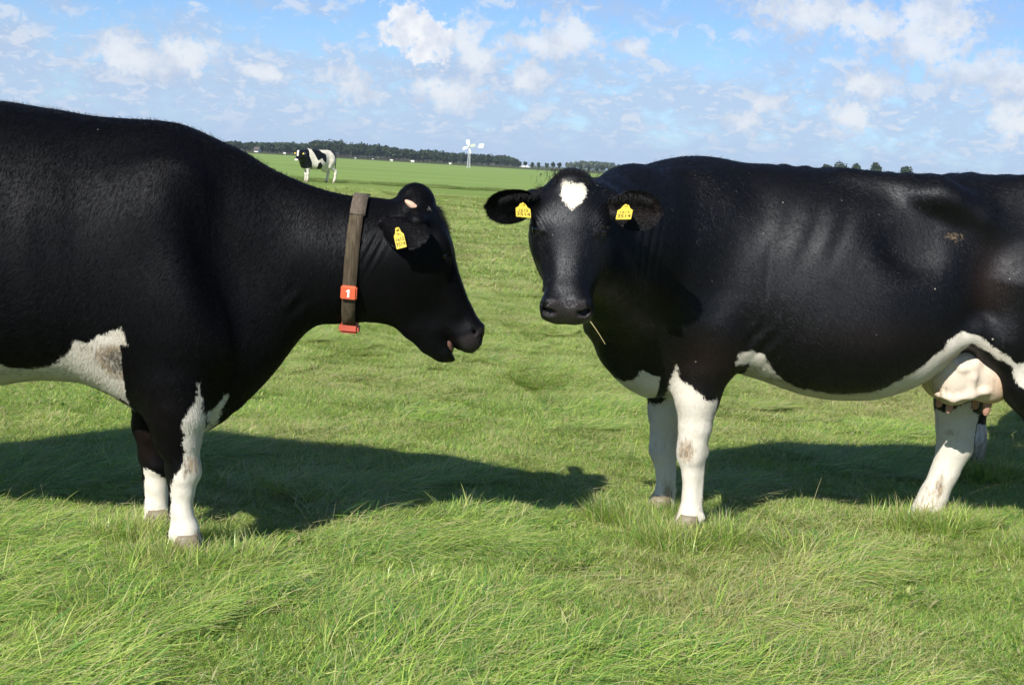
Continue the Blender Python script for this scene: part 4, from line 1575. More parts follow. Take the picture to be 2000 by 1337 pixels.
def make_collar(v, YC, org_parent):
    """webbing strap that follows the neck, hanging slack below it, with two red plastic fittings"""
    pc = P3(690, 500, YC)
    # strap lies in a slanted plane through these two image points
    a3, b3 = P3(706, 382, YC), P3(684, 640, YC)
    axis = (a3 - b3) / np.linalg.norm(a3 - b3)
    fwd = np.array([axis[2], 0, -axis[0]])         # along the neck
    mid = (a3 + b3) / 2
    rel = v - mid
    near = np.abs(rel @ fwd) < .02
    q = rel[near]
    hy, hz = q[:, 1], q @ axis
    sel = (hz > -.30) & (hz < .30)
    hy, hz = hy[sel], hz[sel]
    ang = np.arctan2(hy, hz)
    rad = np.hypot(hy, hz)
    NB = 72
    prof = np.zeros(NB)
    for i in range(NB):
        t = -math.pi + 2 * math.pi * (i + .5) / NB
        dd = np.abs((ang - t + math.pi) % (2 * math.pi) - math.pi)
        m = dd < .12
        prof[i] = rad[m].max() if m.any() else np.nan
    ok = ~np.isnan(prof)
    prof = np.interp(np.arange(NB), np.arange(NB)[ok], prof[ok])
    # convex hull of the section = a taut strap, then let the bottom sag
    pts = np.array([[prof[i] * math.sin(-math.pi + 2 * math.pi * (i + .5) / NB), prof[i] * math.cos(-math.pi + 2 * math.pi * (i + .5) / NB)] for i in range(NB)])
    zb = -np.linalg.norm(a3 - b3) / 2 + .012
    pts[:, 1] = np.where(pts[:, 1] < -.05, pts[:, 1] * (zb / pts[:, 1].min()), pts[:, 1])
    o = np.lexsort((pts[:, 1], pts[:, 0]))
    P_ = pts[o]

    def half(ps):
        h = []
        for p in ps:
            while len(h) > 1 and (h[-1][0] - h[-2][0]) * (p[1] - h[-2][1]) - (h[-1][1] - h[-2][1]) * (p[0] - h[-2][0]) <= 0:
                h.pop()
            h.append(p)
        return h
    hull = np.array(half(P_)[:-1] + half(P_[::-1])[:-1])
    seg = np.linalg.norm(np.roll(hull, -1, 0) - hull, axis=1)
    cum = np.concatenate([[0], np.cumsum(seg)])
    tt = np.linspace(0, cum[-1], 97)[:-1]
    hc = np.vstack([hull, hull[:1]])
    ring = np.stack([np.interp(tt, cum, hc[:, c]) for c in (0, 1)], 1)
    for _ in range(2):
        ring = (ring * 2 + np.roll(ring, 1, 0) + np.roll(ring, -1, 0)) / 4
    cen = ring.mean(0)
    out = ring - cen
    out /= np.linalg.norm(out, axis=1, keepdims=True)
    ring = ring + out * .004
    hw, th = .0235, .0035
    root = bpy.data.objects.new('collar', None)
    COL.objects.link(root)
    org = mid + axis * -.28
    root.location = org
    tag(root, 'worn brown webbing collar with red plastic fittings hanging round the neck of the profile cow', 'collar')
    n = len(ring)

    def strap(name, idx, hw, lift, mat, parent, closed, shift=0.0):
        V, Fc = [], []
        for i in idx:
            p, o2 = ring[i % n], out[i % n]
            for f_, r_ in ((-hw, lift), (hw, lift), (hw, lift + th), (-hw, lift + th)):
                w = mid + fwd * (f_ + shift) + np.array([0, 1, 0]) * (p[0] + o2[0] * r_) + axis * (p[1] + o2[1] * r_)
                V.append(w - org)
        m = len(idx)
        for i in range(m if closed else m - 1):
            j = (i + 1) % m
            for q in range(4):
                Fc.append((i * 4 + q, i * 4 + (q + 1) % 4, j * 4 + (q + 1) % 4, j * 4 + q))
        me = mesh_np(name, np.array(V), np.array(Fc), smooth=False)
        return new_obj(name, me, parent, mat)
    strap('strap', list(range(n)), hw, 0, M_STRAP, root, True)
    # second, overlapping end of the strap on the near side, near the top
    nearside = np.array([i for i in range(n) if ring[i, 0] < 0 and ring[i, 1] > .09])
    order = nearside[np.argsort(-ring[nearside, 1])]
    top_i = int(np.argmax(ring[:, 1] - np.abs(ring[:, 0]) * .3))
    step = 1 if ring[(top_i + 3) % n, 0] < ring[top_i, 0] else -1
    idx = [(top_i + step * k) % n for k in range(-2, 40) if ring[(top_i + step * k) % n, 1] > .075]
    strap('strap_end', idx[:14], hw * 1.12, th + .001, M_STRAP2, root, False, .003)

    def at_z(zv):
        c = [i for i in range(n) if ring[i, 0] < cen[0]]
        i = min(c, key=lambda k: abs(ring[k, 1] - zv))
        p = mid + np.array([0, 1, 0]) * ring[i, 0] + axis * ring[i, 1]
        o3 = np.array([0, 1, 0]) * out[i, 0] + axis * out[i, 1]
        return p, o3

    def block(name, c, o3, w, h, d, mat, parent, bev=.005):
        up = np.cross(fwd, o3)
        if up[2] < 0:
            up = -up
        bm = bmesh.new()
        bmesh.ops.create_cube(bm, size=1.0)
        for vt in bm.verts:
            vt.co = Vector((vt.co.x * w, vt.co.y * h, vt.co.z * d))
        bmesh.ops.bevel(bm, geom=bm.edges[:], offset=bev, segments=3, affect='EDGES')
        mt = Matrix((fwd, up, np.cross(fwd, up))).transposed().to_4x4()
        bm.transform(Matrix.Translation(Vector(c - org)) @ mt)
        bmesh.ops.recalc_face_normals(bm, faces=bm.faces)
        me = bpy.data.meshes.new(name)
        bm.to_mesh(me)
        bm.free()
        for p in me.polygons:
            p.use_smooth = False
        return new_obj(name, me, parent, mat), mt, up
    p562 = (P3(684, 562, YC) - mid) @ axis
    c, o3 = at_z(p562)
    o3 = o3 * np.array([1, 1, .3])
    o3 /= np.linalg.norm(o3)
    bk, mt, up = block('number_block', c + o3 * .004, o3, .055, .050, .020, M_RED, root)
    # raised white figure
    V2 = [(-.0035, -.014), (.0035, -.014), (.0035, .014), (-.001, .014), (-.0085, .0085), (-.0085, .0035), (-.0035, .0065)]
    bm = bmesh.new()
    fz = .0155
    outv = o3
    f1 = [bm.verts.new(Vector(c + fwd * x + up * y + outv * fz - org)) for x, y in V2]
    f0 = [bm.verts.new(Vector(c + fwd * x + up * y + outv * (fz - .004) - org)) for x, y in V2]
    bm.faces.new(f1)
    for i in range(len(f1)):
        bm.faces.new((f1[i - 1], f1[i], f0[i], f0[i - 1]))
    bmesh.ops.recalc_face_normals(bm, faces=bm.faces)
    me = bpy.data.meshes.new('figure')
    bm.to_mesh(me)
    bm.free()
    new_obj('figure', me, bk, M_PAINTW)
    bot = int(np.argmin(ring[:, 1]))
    cb = mid + np.array([0, 1, 0]) * (ring[bot, 0] - .012) + axis * (ring[bot, 1] - .006)
    bl, _, _ = block('buckle', cb + np.array([0, -.004, 0]), np.array([0, -1.0, 0.05]), .068, .036, .080, M_RED2, root, .008)
    block('buckle_bar', cb + np.array([.004, -.030, .018]), np.array([0, -1.0, 0.05]), .060, .012, .02, M_RED, bl, .004)


def mat_strap(name, c1, c2):
    m, nt, b = mat_new(name)
    tc = nt.node('ShaderNodeTexCoord').outputs['Object']
    wv = nt.node('ShaderNodeTexWave', wave_type='BANDS', bands_direction='Z')
    nt.put(wv.inputs['Vector'], tc)
    wv.inputs['Scale'].default_value = 150
    wv.inputs['Distortion'].default_value = 1.0
    n = nt.noise(nt.vmath('MULTIPLY', tc, (3, 1, .35)), 50, 5, 0.7)
    col = nt.mix(nt.smooth(n, .3, .72), c1, c2)
    nt.put(b.inputs['Base Color'], col)
    b.inputs['Roughness'].default_value = .8
    b.inputs['Specular IOR Level'].default_value = .15
    bp = nt.node('ShaderNodeBump')
    bp.inputs['Strength'].default_value = .5
    bp.inputs['Distance'].default_value = .002
    nt.put(bp.inputs['Height'], wv.outputs[1])
    nt.put(b.inputs['Normal'], bp.outputs[0])
    return m


M_STRAP = mat_strap('webbing', (0.055, 0.042, 0.026, 1), (0.125, 0.098, 0.066, 1))
M_STRAP2 = mat_strap('webbing_top', (0.085, 0.066, 0.050, 1), (0.16, 0.13, 0.10, 1))
M_RED = mat_plain('red_plastic', (0.66, 0.125, 0.055), .45, .4, .12, 30, .1)
M_RED2 = mat_plain('red_plastic_dark', (0.42, 0.075, 0.040), .45, .4, .2, 40, .15)
M_PAINTW = mat_plain('white_figure', (0.82, 0.80, 0.76), .5, .3, .06, 60)


# ------------------------------------------------------------------ cow on the right: flank to the camera, face turned to it
def cow_right():
    XF, XH = 0.73, 1.83
    yc = lambda X: 6.09 + 0.10 * (X - XF)
    YC = 6.09

    def Wc(x, y):
        D = YC
        for _ in range(3):
            X, Z = W(x, y, D)
            D = yc(X)
        return X, Z
    org = np.array([1.30, yc(1.3), GZ])
    fd = Field(spaced(-0.10, 2.62, 0.0125, (0.02, 0.48), 0.0058), spaced(4.92, 6.78, 0.0115, (4.92, 5.46), 0.0060), spaced(GZ - .02, 1.58, 0.0125, (0.68, 1.40), 0.0058))
    top = [Wc(x, y) for x, y in ((1165, 420), (1185, 378), (1205, 358), (1235, 336), (1270, 321), (1320, 311), (1362, 308), (1400, 312), (1450, 318), (1520, 321), (1580, 326), (1640, 331), (1700, 335), (1770, 339), (1840, 342), (1890, 338), (1930, 344), (1960, 352), (2000, 357), (2050, 372))]
    bot = [Wc(x, y) for x, y in ((1165, 640), (1172, 680), (1190, 712), (1210, 742), (1235, 763), (1265, 775), (1300, 772), (1340, 745), (1390, 725), (1430, 726), (1470, 736), (1520, 753), (1570, 769), (1620, 776), (1680, 776), (1720, 769), (1770, 752), (1820, 722), (1860, 695), (1900, 672), (1950, 650), (2000, 632))]
    rt = [(2.24, 1.33), (2.33, 1.22), (2.40, 1.08)]
    rb = [(2.15, .80), (2.30, .90), (2.40, 1.02)]
    tx, tz = zip(*(top + rt))
    bx, bz = zip(*(bot + rb))
    wt = [(.29, .10), (.36, .15), (.45, .20), (.58, .245), (.72, .275), (.85, .30), (1.0, .34), (1.2, .385), (1.4, .40), (1.6, .37), (1.75, .315), (1.9, .27), (2.05, .235), (2.2, .20), (2.33, .15), (2.40, .08)]
    rows = []
    for X in np.linspace(.30, 2.40, 84):
        e = np.interp(X, [.3, .6, .8, 1.1, 1.4, 1.7, 1.9, 2.3], [-.05, -.12, -.12, -.16, -.20, -.12, .05, .05])
        n = np.interp(X, [.3, .7, 1.2, 1.6, 1.9, 2.3], [2.0, 2.15, 2.3, 2.4, 2.6, 2.4])
        rows.append((X, pchip(tx, tz, X), pchip(bx, bz, X), pchip(*zip(*wt), X), n, e, yc(X)))
    fd.loft(rows, .03)
    for s in (-1, 1):
        c = lambda px, py, off: np.array([Wc(px, py)[0], yc(Wc(px, py)[0]) + s * off, Wc(px, py)[1]])
        fd.ell(c(1350, 470, .185), (.15, .075, .25), .15, Matrix.Rotation(0.20, 3, 'Y'))       # shoulder blade
        fd.ell(c(1345, 600, .235), (.14, .075, .15), .10)                                     # point of shoulder, arm
        fd.ell(c(1395, 660, .205), (.10, .08, .13), .09)
        fd.ell(c(1800, 385, .245), (.11, .07, .045), .09)                                     # hip bone
        fd.cone(c(1800, 385, .255), c(1875, 420, .25), .035, .05, .09)
        fd.ell(c(1985, 505, .175), (.24, .12, .33), .13)                                      # thigh
        fd.cone(c(1640, 352, .12), c(1800, 372, .2), .03, .045, .09)                          # loin edge
        fd.ell(c(1745, 452, .365), (.10, .050, .11), .12, cut=True)                           # hollow before the hip
    # groove behind the shoulder
    fd.cone(P3(1440, 430, YC - .40), P3(1400, 560, YC - .40), .045, .070, .12, cut=True)
    fd.cone(P3(1450, 610, YC - .40), P3(1462, 690, YC - .37), .035, .03, .07, cut=True)
    N, Fr = YC - .165, YC + .155
    leg = lambda pts, D: [P3(x, y, D) for x, y in pts]
    n_p = leg([(1390, 640), (1372, 715), (1362, 770), (1358, 830), (1352, 870), (1350, 890), (1351, 925), (1349, 970), (1348, 1000), (1346, 1020)], N)
    n_p.append(np.array([n_p[-1][0] - .01, N, GZ + .05]))
    fd.chain(n_p, [.12, .098, .080, .064, .056, .052, .037, .033, .044, .045, .048], .05, klow=.016)
    leg_details(fd, n_p[5] + np.array([.003, 0, .012]), n_p[7], n_p[8], -1)
    f_p = leg([(1320, 690), (1305, 745), (1300, 800), (1296, 850), (1295, 880), (1300, 925), (1298, 955), (1293, 985)], Fr)
    f_p.append(np.array([f_p[-1][0] - .01, Fr, GZ + .05]))
    fd.chain(f_p, [.105, .085, .062, .054, .051, .038, .036, .045, .049], .05, klow=.016)
    leg_details(fd, f_p[4] + np.array([0, 0, .008]), f_p[6], f_p[7], -1)
    # near hind leg stretched back, far hind leg set forward
    yh = yc(2.0)
    nh = [P3(1985, 560, yh - .20), P3(1962, 655, yh - .21), P3(2004, 750, yh - .20), P3(2044, 828, yh - .19), P3(2052, 862, yh - .19), P3(2056, 920, yh - .19), P3(2052, 985, yh - .19), P3(2048, 1015, yh - .19)]
    nh.append(np.array([nh[-1][0] - .01, yh - .19, GZ + .05]))
    fd.chain(nh, [.17, .118, .086, .066, .062, .046, .05, .052, .05], .07, klow=.02)
    yf = yc(1.85) + .19
    fh = [P3(1965, 590, yf), P3(1900, 690, yf), P3(1872, 780, yf), P3(1867, 832, yf), P3(1866, 868, yf), P3(1846, 920, yf), P3(1823, 968, yf), P3(1814, 990, yf)]
    fh.append(np.array([fh[-1][0] - .02, yf, GZ + .05]))
    fd.chain(fh, [.16, .12, .088, .080, .075, .057, .058, .060, .057], .06, klow=.018)
    # flank fold from the belly to the stifle
    fd.chain([P3(1790, 712, yc(1.6) - .26), P3(1845, 668, yc(1.7) - .27), P3(1900, 645, yc(1.8) - .26), P3(1935, 660, yh - .24)], [.02, .028, .035, .06], .07)
    # head
    poll = P3(1117, 345, 5.30)
    muz = P3(1107, 606, 5.11)
    fr = head_frame(poll, muz - poll, (-0.03, -1.0, 0.35))
    L = float(np.linalg.norm(muz - poll)) * 1.045
    P = cow_head(fd, fr, L, 1.02)
    O, A, S, U = fr
    # neck: deep, flat, bending towards the camera
    fd.chain([np.array([.72, YC - .04, 1.20]), P3(1235, 408, 5.78), P3(1160, 402, 5.45)], [.20, .145, .095], .10)
    fd.chain([np.array([.66, YC - .04, 1.0]), P3(1222, 485, 5.74), P(.30, 0, -.15)], [.22, .155, .10], .12)
    fd.chain([np.array([.60, YC - .04, .82]), P3(1210, 560, 5.76), P3(1145, 515, 5.36)], [.21, .135, .075], .12)
    fd.chain([P3(1230, 650, YC), P3(1200, 610, 5.90)], [.15, .10], .10)

    yn = yc(1.4) - .34
    Yl = N - .05
    legw = px_poly([(1318, 705), (1325, 715), (1326, 740), (1345, 748), (1360, 760), (1372, 775), (1388, 782), (1400, 778), (1420, 1100), (1290, 1100), (1300, 800)], Yl)
    farw = px_poly([(1250, 790), (1290, 786), (1302, 772), (1330, 760), (1345, 1100), (1230, 1100)], Fr - .05)
    brisk = px_poly([(1205, 741), (1222, 744), (1236, 736), (1244, 722), (1262, 712), (1300, 702), (1322, 704), (1335, 790), (1190, 790)], YC - .10)
    belly = px_poly([(1425, 740), (1432, 712), (1440, 690), (1448, 683), (1465, 682), (1490, 693), (1500, 708), (1515, 728), (1535, 747), (1560, 760), (1600, 768), (1650, 772), (1690, 767), (1725, 759), (1752, 743), (1795, 714), (1822, 692), (1840, 680), (1845, 668), (1862, 655), (1878, 648), (1902, 652), (1925, 664), (1945, 680),
                     (1968, 694), (1990, 710), (2010, 712), (2020, 720), (2020, 770), (1998, 755), (1988, 738), (1985, 718), (1965, 706), (1935, 690), (1905, 671), (1897, 672), (1890, 690), (1870, 800), (1600, 800), (1430, 760)], yn + .05)
    fhw = px_poly([(1820, 803), (1845, 803), (1858, 798), (1868, 790), (1890, 780), (1895, 800), (1912, 810), (1905, 850), (1920, 1100), (1740, 1100)], yf - .06)
    face = [(-.034, .017), (-.020, .022), (.0, .027), (.020, .030), (.035, .025), (.048, .026), (.050, .050), (.047, .075), (.039, .100), (.018, .117), (.004, .130), (-.012, .112), (-.030, .095), (-.036, .070), (-.034, .045), (-.038, .035)]

    def paint(v, n):
        x, y, z = v.T
        w = np.full(len(v), -1.0)
        onN = (y < YC - .05) & (x > .58) & (x < .92) & (z < .66)
        onF = (y > YC + .03) & (x > .50) & (x < .90) & (z < .47)
        hindN = (y < yh - .10) & (x > 1.95) & (z < .62)
        hindF = (y > yh + .06) & (x > 1.55) & (z < .62)
        nearb = (y < yc(x) + .02)
        w = np.where((x > .84) & nearb & ~onN & ~hindF, np.maximum(w, poly_sd(x, z, belly)), w)
        under = (n[:, 2] < -.58) & (x > .80) & (x < 1.72) & (z < .62)
        w = np.where(under & ~onN & ~onF & ~hindF & ~hindN, np.maximum(w, .04 - (z - np.interp(x, [.8, 1.0, 1.3, 1.6, 1.9], [.53, .52, .49, .53, .66])) * .8), w)
        w = np.where((x < .86) & (z < .62) & ~onN & ~onF & (y > YC - .20), np.maximum(w, poly_sd(x, z, brisk)), w)
        w = np.where(onN, poly_sd(x, z, legw), w)
        w = np.where(onF, poly_sd(x, z, farw), w)
        w = np.where(hindF, poly_sd(x, z, fhw), w)
        hk = W(2000, 838, yh - .19)[1]
        w = np.where(hindN & (z < hk + .05), hk - z, w)
        hl = v - O
        fs, fy, fu = hl @ A, hl @ S, hl @ U
        sgn = np.sign(S[0])
        fc = poly_sd(fy * sgn, fs, face)
        w = np.where((fu > -.06) & (fs > -.01) & (fs < .3) & (y < 5.5) & (np.abs(fy) < .15), np.maximum(w, fc), w)
        tl = P3(1942, 350, yc(1.92))
        w = np.maximum(w, .020 - np.linalg.norm((v - tl) * np.array([1, .25, .45]), axis=1))
        # far side
        far = (y > yc(x) + .12) & (z > .5)
        w = np.where(far, np.maximum(w, np.minimum(.16 - np.hypot(x - 1.5, (z - .8) * .8), .1)), w)
        dirt = 1.0 * blob(v, P3(1340, 880, Yl), (.055, .12, .085)) + .35 * sstep(z, .12, -.05)
        dirt += .75 * blob(v, P3(1305, 960, Fr - .04), (.04, .1, .10)) + .5 * blob(v, P3(1314, 830, Fr), (.03, .1, .15)) + .35 * blob(v, P3(1292, 870, Fr), (.06, .12, .08))
        dirt += .6 * blob(v, P3(1855, 845, yf - .07), (.035, .1, .03)) + .75 * blob(v, P3(1838, 945, yf - .06), (.03, .1, .09)) + .4 * blob(v, P3(1820, 970, yf - .06), (.09, .12, .11))
        dirt += .8 * blob(v, P3(1530, 752, yn), (.16, .3, .035)) + .75 * blob(v, P3(1650, 770, yn), (.26, .3, .04)) + .5 * blob(v, P3(1470, 725, yn), (.1, .3, .04)) + .3 * blob(v, P3(1270, 750, YC), (.1, .3, .012))
        dirt += .45 * blob(v, P3(1880, 830, yf), (.06, .1, .12))
        brown = .7 * blob(v, P3(1375, 690, N - .06), (.22, .2, .17)) + .8 * blob(v, P3(1930, 540, yh - .28), (.16, .2, .22)) + .3 * blob(v, P3(1700, 650, yn), (.4, .3, .12)) + .5 * blob(v, P3(1290, 790, Fr), (.1, .1, .05))
        s_ = fs / L
        wet = sstep(s_, .855, .89) * sstep(fu, -.108, -.088) * (np.abs(fy) < .062 + .02 * sstep(s_, .9, .95)) * (y < 5.36)
        for s in (-1, 1):
            wet = np.maximum(wet, .6 * blob(v, P(.367, s * .113, -.035), (.034, .034, .034)))
        speck = .95 * blob(v, P3(1540, 365, yn), (.17, .4, .055)) + .25 * blob(v, P3(1620, 380, yn), (.35, .4, .12)) + .4 * blob(v, P3(1620, 425, yn), (.12, .3, .04)) + .35 * blob(v, P3(1955, 620, yh - .3), (.16, .3, .22)) + .04
        mud = .74 * blob(v, P3(1862, 462, yc(1.75) - .29), (.16, .3, .05)) + .66 * blob(v, P3(1810, 490, yc(1.7) - .3), (.10, .3, .03)) + .3 * blob(v, P3(1955, 620, yh - .3), (.14, .3, .18))
        pink = .3 * blob(v, P3(1880, 700, yn + .1), (.12, .3, .08))
        return dict(white=np.clip(w, -1, 1), dirt=dirt, brown=brown, wet=wet, speck=speck, mud=mud, pink=pink)

    def disp(v, n):
        x, y, z = v.T
        near = y < yc(x)
        d = np.zeros(len(v))
        e1 = blob(v, P3(1255, 470, 5.75), (.10, .45, .26))
        q = x - .10 * (z - 1.05)
        fo = np.sin(q * 2 * math.pi / .030 + 1.5 * np.sin(z * 7) + 6 * fbm(x * 8 + 50, z * 3 + 50, 81, 2))
        d += .0040 * e1 * (fo - np.abs(fo) * .3) * near
        e2 = blob(v, P3(1275, 355, 6.0), (.13, .4, .10))
        d += .0030 * e2 * np.sin(q * 2 * math.pi / .020 + 2 * np.sin(z * 11)) * near
        d += folds(v, W(1455, 640, YC - .3), W(1530, 700, YC - .3), .06, 3, .006) * near
        rb = blob(v, P3(1600, 440, yc(1.3) - .38), (.34, .3, .20))
        d += .0032 * rb * np.sin((x - .35 * z) * 2 * math.pi / .105)
        cr = blob(v, P3(1500, 540, yc(1.1) - .36), (.03, .3, .16))
        d -= .004 * cr * np.exp(-((x - W(1497 + 0, 540, YC - .3)[0]) / .008) ** 2)
        d += .006 * (fbm(x * 5 + 50, z * 5 + y * 3 + 50, 27, 2) - .5) * sstep(z, .5, .7) * (y > 5.5)
        hl = v - O
        fs, fy, fu = hl @ A, hl @ S, hl @ U
        # wrinkles above and below the eyes
        for s in (-1, 1):
            ee = np.exp(-(((fs - .13) / .07) ** 2 + ((fy - s * .10) / .035) ** 2)) * (fu > -.12)
            d += .0020 * ee * np.sin((fs * .7 + s * fy * 1.2) * 2 * math.pi / .017)
            ee = np.exp(-(((fs - .245) / .03) ** 2 + ((fy - s * .115) / .035) ** 2)) * (fu > -.14)
            d += .0016 * ee * np.sin(fs * 2 * math.pi / .011)
        # topline vertebrae
        d += .004 * (n[:, 2] > .7) * (x > 1.0) * np.exp(-((y - yc(x)) / .05) ** 2) * np.sin(x * 2 * math.pi / .085)
        return d

    def hairdir(p, nn):
        d = np.tile([.55, 0, -.8], (len(p), 1))
        hd = (p[:, 1] < 5.42) & (p[:, 0] < .45)
        d[hd] = A
        d[p[:, 2] < .5] = (.1, 0, -1)
        ln = np.where(hd, .55, .85) * np.where(p[:, 2] < .35, .75, 1.0)
        ln = np.where(hd & ((p - O) @ A / L > .85), .15, ln)
        return d, ln

    root, v, n = finish_cow('cow', fd, org, paint, 'black cow facing the camera with a white forehead patch and two yellow ear tags', None, disp, dirfn=hairdir, hairs=480000)
    for p, yw in ((n_p[-1], math.pi), (f_p[-1], math.pi - .1), (nh[-1], math.pi), (fh[-1], math.pi)):
        hoof_mesh('hoof', root, org, (p[0], p[1], GZ), yw)
    sg = 1 if S[0] > 0 else -1
    rng = np.random.default_rng(8)
    for s in (-1, 1):
        c = P(0.367, s * .1085, -0.036)
        bm = bmesh.new()
        bmesh.ops.create_uvsphere(bm, u_segments=18, v_segments=12, radius=.0215, matrix=Matrix.Translation(Vector(c - org)))
        me = bpy.data.meshes.new('eye')
        bm.to_mesh(me)
        bm.free()
        for p in me.polygons:
            p.use_smooth = True
        ey = new_obj('eye', me, root, M_EYE)
        lr = np.array([P(0.322 + .014 * q * q, s * (.118 + .008 * (1 - q * q)), -.046 + .024 * q) for q in np.linspace(-1, 1, 60)])
        hair_tufts('eyelash', ey, org, lr, np.tile(S * s * .9 + A * .45 + U * .2, (60, 1)), .020, .0006, M_HAIR, rng, .25)
    # ears: left one of the picture and right one
    eL, feL = ear_mesh('ear', root, org, P3(1052, 392, 5.30), P3(958, 402, 5.26), (0.12, -0.80, -.55), .188, .145, .40, inner_brown=False, fur=M_FUR)
    eR, feR = ear_mesh('ear', root, org, P3(1188, 404, 5.30), P3(1282, 414, 5.28), (-.10, -0.95, -.10), .180, .138, .36, fur=M_FUR)
    ear_tag('ear_tag', eL, org, P3(1021, 399, 5.225), P3(1023, 434, 5.165) - P3(1021, 399, 5.225), (.15, -.70, .70), .051, .060,
            [('1612', -.02, .018), ('3514', -.60, .024)], bend=0)
    ear_tag('ear_tag', eR, org, P3(1223, 402, 5.235), P3(1215, 440, 5.165) - P3(1223, 402, 5.235), (-.25, -.65, .72), .053, .066,
            [('1612', -.02, .018), ('3514', -.60, .024)], bend=0)
    for e, fe, s in ((eL, feL, -1), (eR, feR, 1)):
        b_, ax_, sd_, fc_ = fe
        rt_, dr_ = [], []
        for _ in range(520):
            t, u = rng.uniform(.05, .75), rng.choice([-1, 1]) * rng.uniform(.55, 1.0)
            wd = .062 * (0.3 + 0.7 * math.sin(math.pi * min(1, t * .92 + .1)) ** .75)
            rt_.append(b_ + ax_ * t * .2 + sd_ * u * wd + fc_ * (.012 + .015 * u * u))
            dr_.append(-sd_ * np.sign(u) * .7 + fc_ * .5 + ax_ * .3)
        hair_tufts('ear_hair', e, org, np.array(rt_), np.array(dr_), .022, .0006, M_HAIR, rng, .4)
    # forelock on the poll and tufts at its sides
    fl = np.array([P(rng.uniform(-.06, .035), rng.normal(0, .036), .002 - .9 * 0 + rng.uniform(-.012, .004)) for _ in range(1100)])
    hair_tufts('forelock', root, org, fl, np.tile(A * .9 + U * .35, (len(fl), 1)) + rng.normal(0, .12, (len(fl), 3)), .026, .0008, M_HAIR, rng, .35)
    for s in (-1, 1):
        fl = np.array([P(rng.uniform(.05, .14), s * rng.uniform(.085, .105), -.045 + rng.uniform(-.02, .01)) for _ in range(220)])
        hair_tufts('side_tuft', root, org, fl, np.tile(S * s * .8 - A * .35, (220, 1)), .035, .0008, M_HAIR, rng, .5)
    sel = (n[:, 2] > .6) & (np.abs(v[:, 1] - yc(v[:, 0])) < .09) & (v[:, 0] > .4) & (v[:, 2] > 1.3)
    id_ = rng.choice(np.nonzero(sel)[0], 1600)
    hair_tufts('back_hair', root, org, v[id_] + rng.normal(0, .003, (1600, 3)), n[id_] * .5 + np.array([.85, 0, .0]), .012, .0006, M_HAIR, rng, .4)
    # a stalk of grass hanging from the lip
    st_ = [P3(1152, 626, 5.17), P3(1162, 640, 5.17), P3(1172, 655, 5.17), P3(1182, 672, 5.17)]
    V, Fc = [], []
    for i, p in enumerate(st_):
        r = .0022 - .0004 * i
        for q in range(4):
            a = q * math.pi / 2
            V.append(tuple(p - org + np.array([math.cos(a) * r, math.sin(a) * r, 0])))
    for i in range(3):
        for q in range(4):
            Fc.append((i * 4 + q, i * 4 + (q + 1) % 4, i * 4 + 4 + (q + 1) % 4, i * 4 + 4 + q))
    me = bpy.data.meshes.new('grass_stalk')
    me.from_pydata([tuple(np.array(q) + org - st_[0]) for q in V], [], Fc)
    gs = new_obj('grass_stalk', me, None, M_STRAW, st_[0])
    tag(gs, 'single dry grass stalk hanging from the mouth of the cow that faces the camera', 'stalk')
    # udder
    uc = np.array([*P3(1893, 733, yc(1.85) - .05)])
    Yv = uc[1] - .176

    def pu(vv):
        pk = sstep(vv[:, 0], uc[0] + .00, uc[0] + .10) * .55 + .30
        pk += .2 * sstep(vv[:, 2], uc[2] - .07, uc[2] - .12)
        di = .08 + .55 * blob(vv, (uc[0] - .16, Yv + .05, uc[2] - .07), (.10, .2, .08)) + .40 * blob(vv, (uc[0] - .02, Yv, uc[2] - .10), (.12, .2, .03)) + .35 * blob(vv, (uc[0] + .05, Yv, uc[2]), (.012, .2, .12))
        return dict(white=np.full(len(vv), 1.0), pink=np.clip(pk, 0, 1), dirt=di)
    q3 = lambda x, y, o: P3(x, y, Yv + o)
    udder_mesh(root, org, uc + np.array([-.01, 0, .012]), (.172, .175, .128), veins=[
        [q3(1850, 700, .03), q3(1862, 705, .012), q3(1880, 720, .0), q3(1895, 718, .0), q3(1908, 708, .01)],
        [q3(1908, 708, .01), q3(1902, 735, -.002), q3(1898, 765, .012), q3(1896, 778, .03)],
        [q3(1830, 770, .03), q3(1862, 780, .015), q3(1898, 772, .012), q3(1925, 764, .015), q3(1945, 762, .045)]], paint=pu)
    tail_mesh(root, org, [(2.34, yc(2.3), 1.30), (2.43, yc(2.4), 1.15), (2.44, yc(2.4), .85), (2.42, yc(2.4), .5), (2.42, yc(2.4), .35)])
    return root


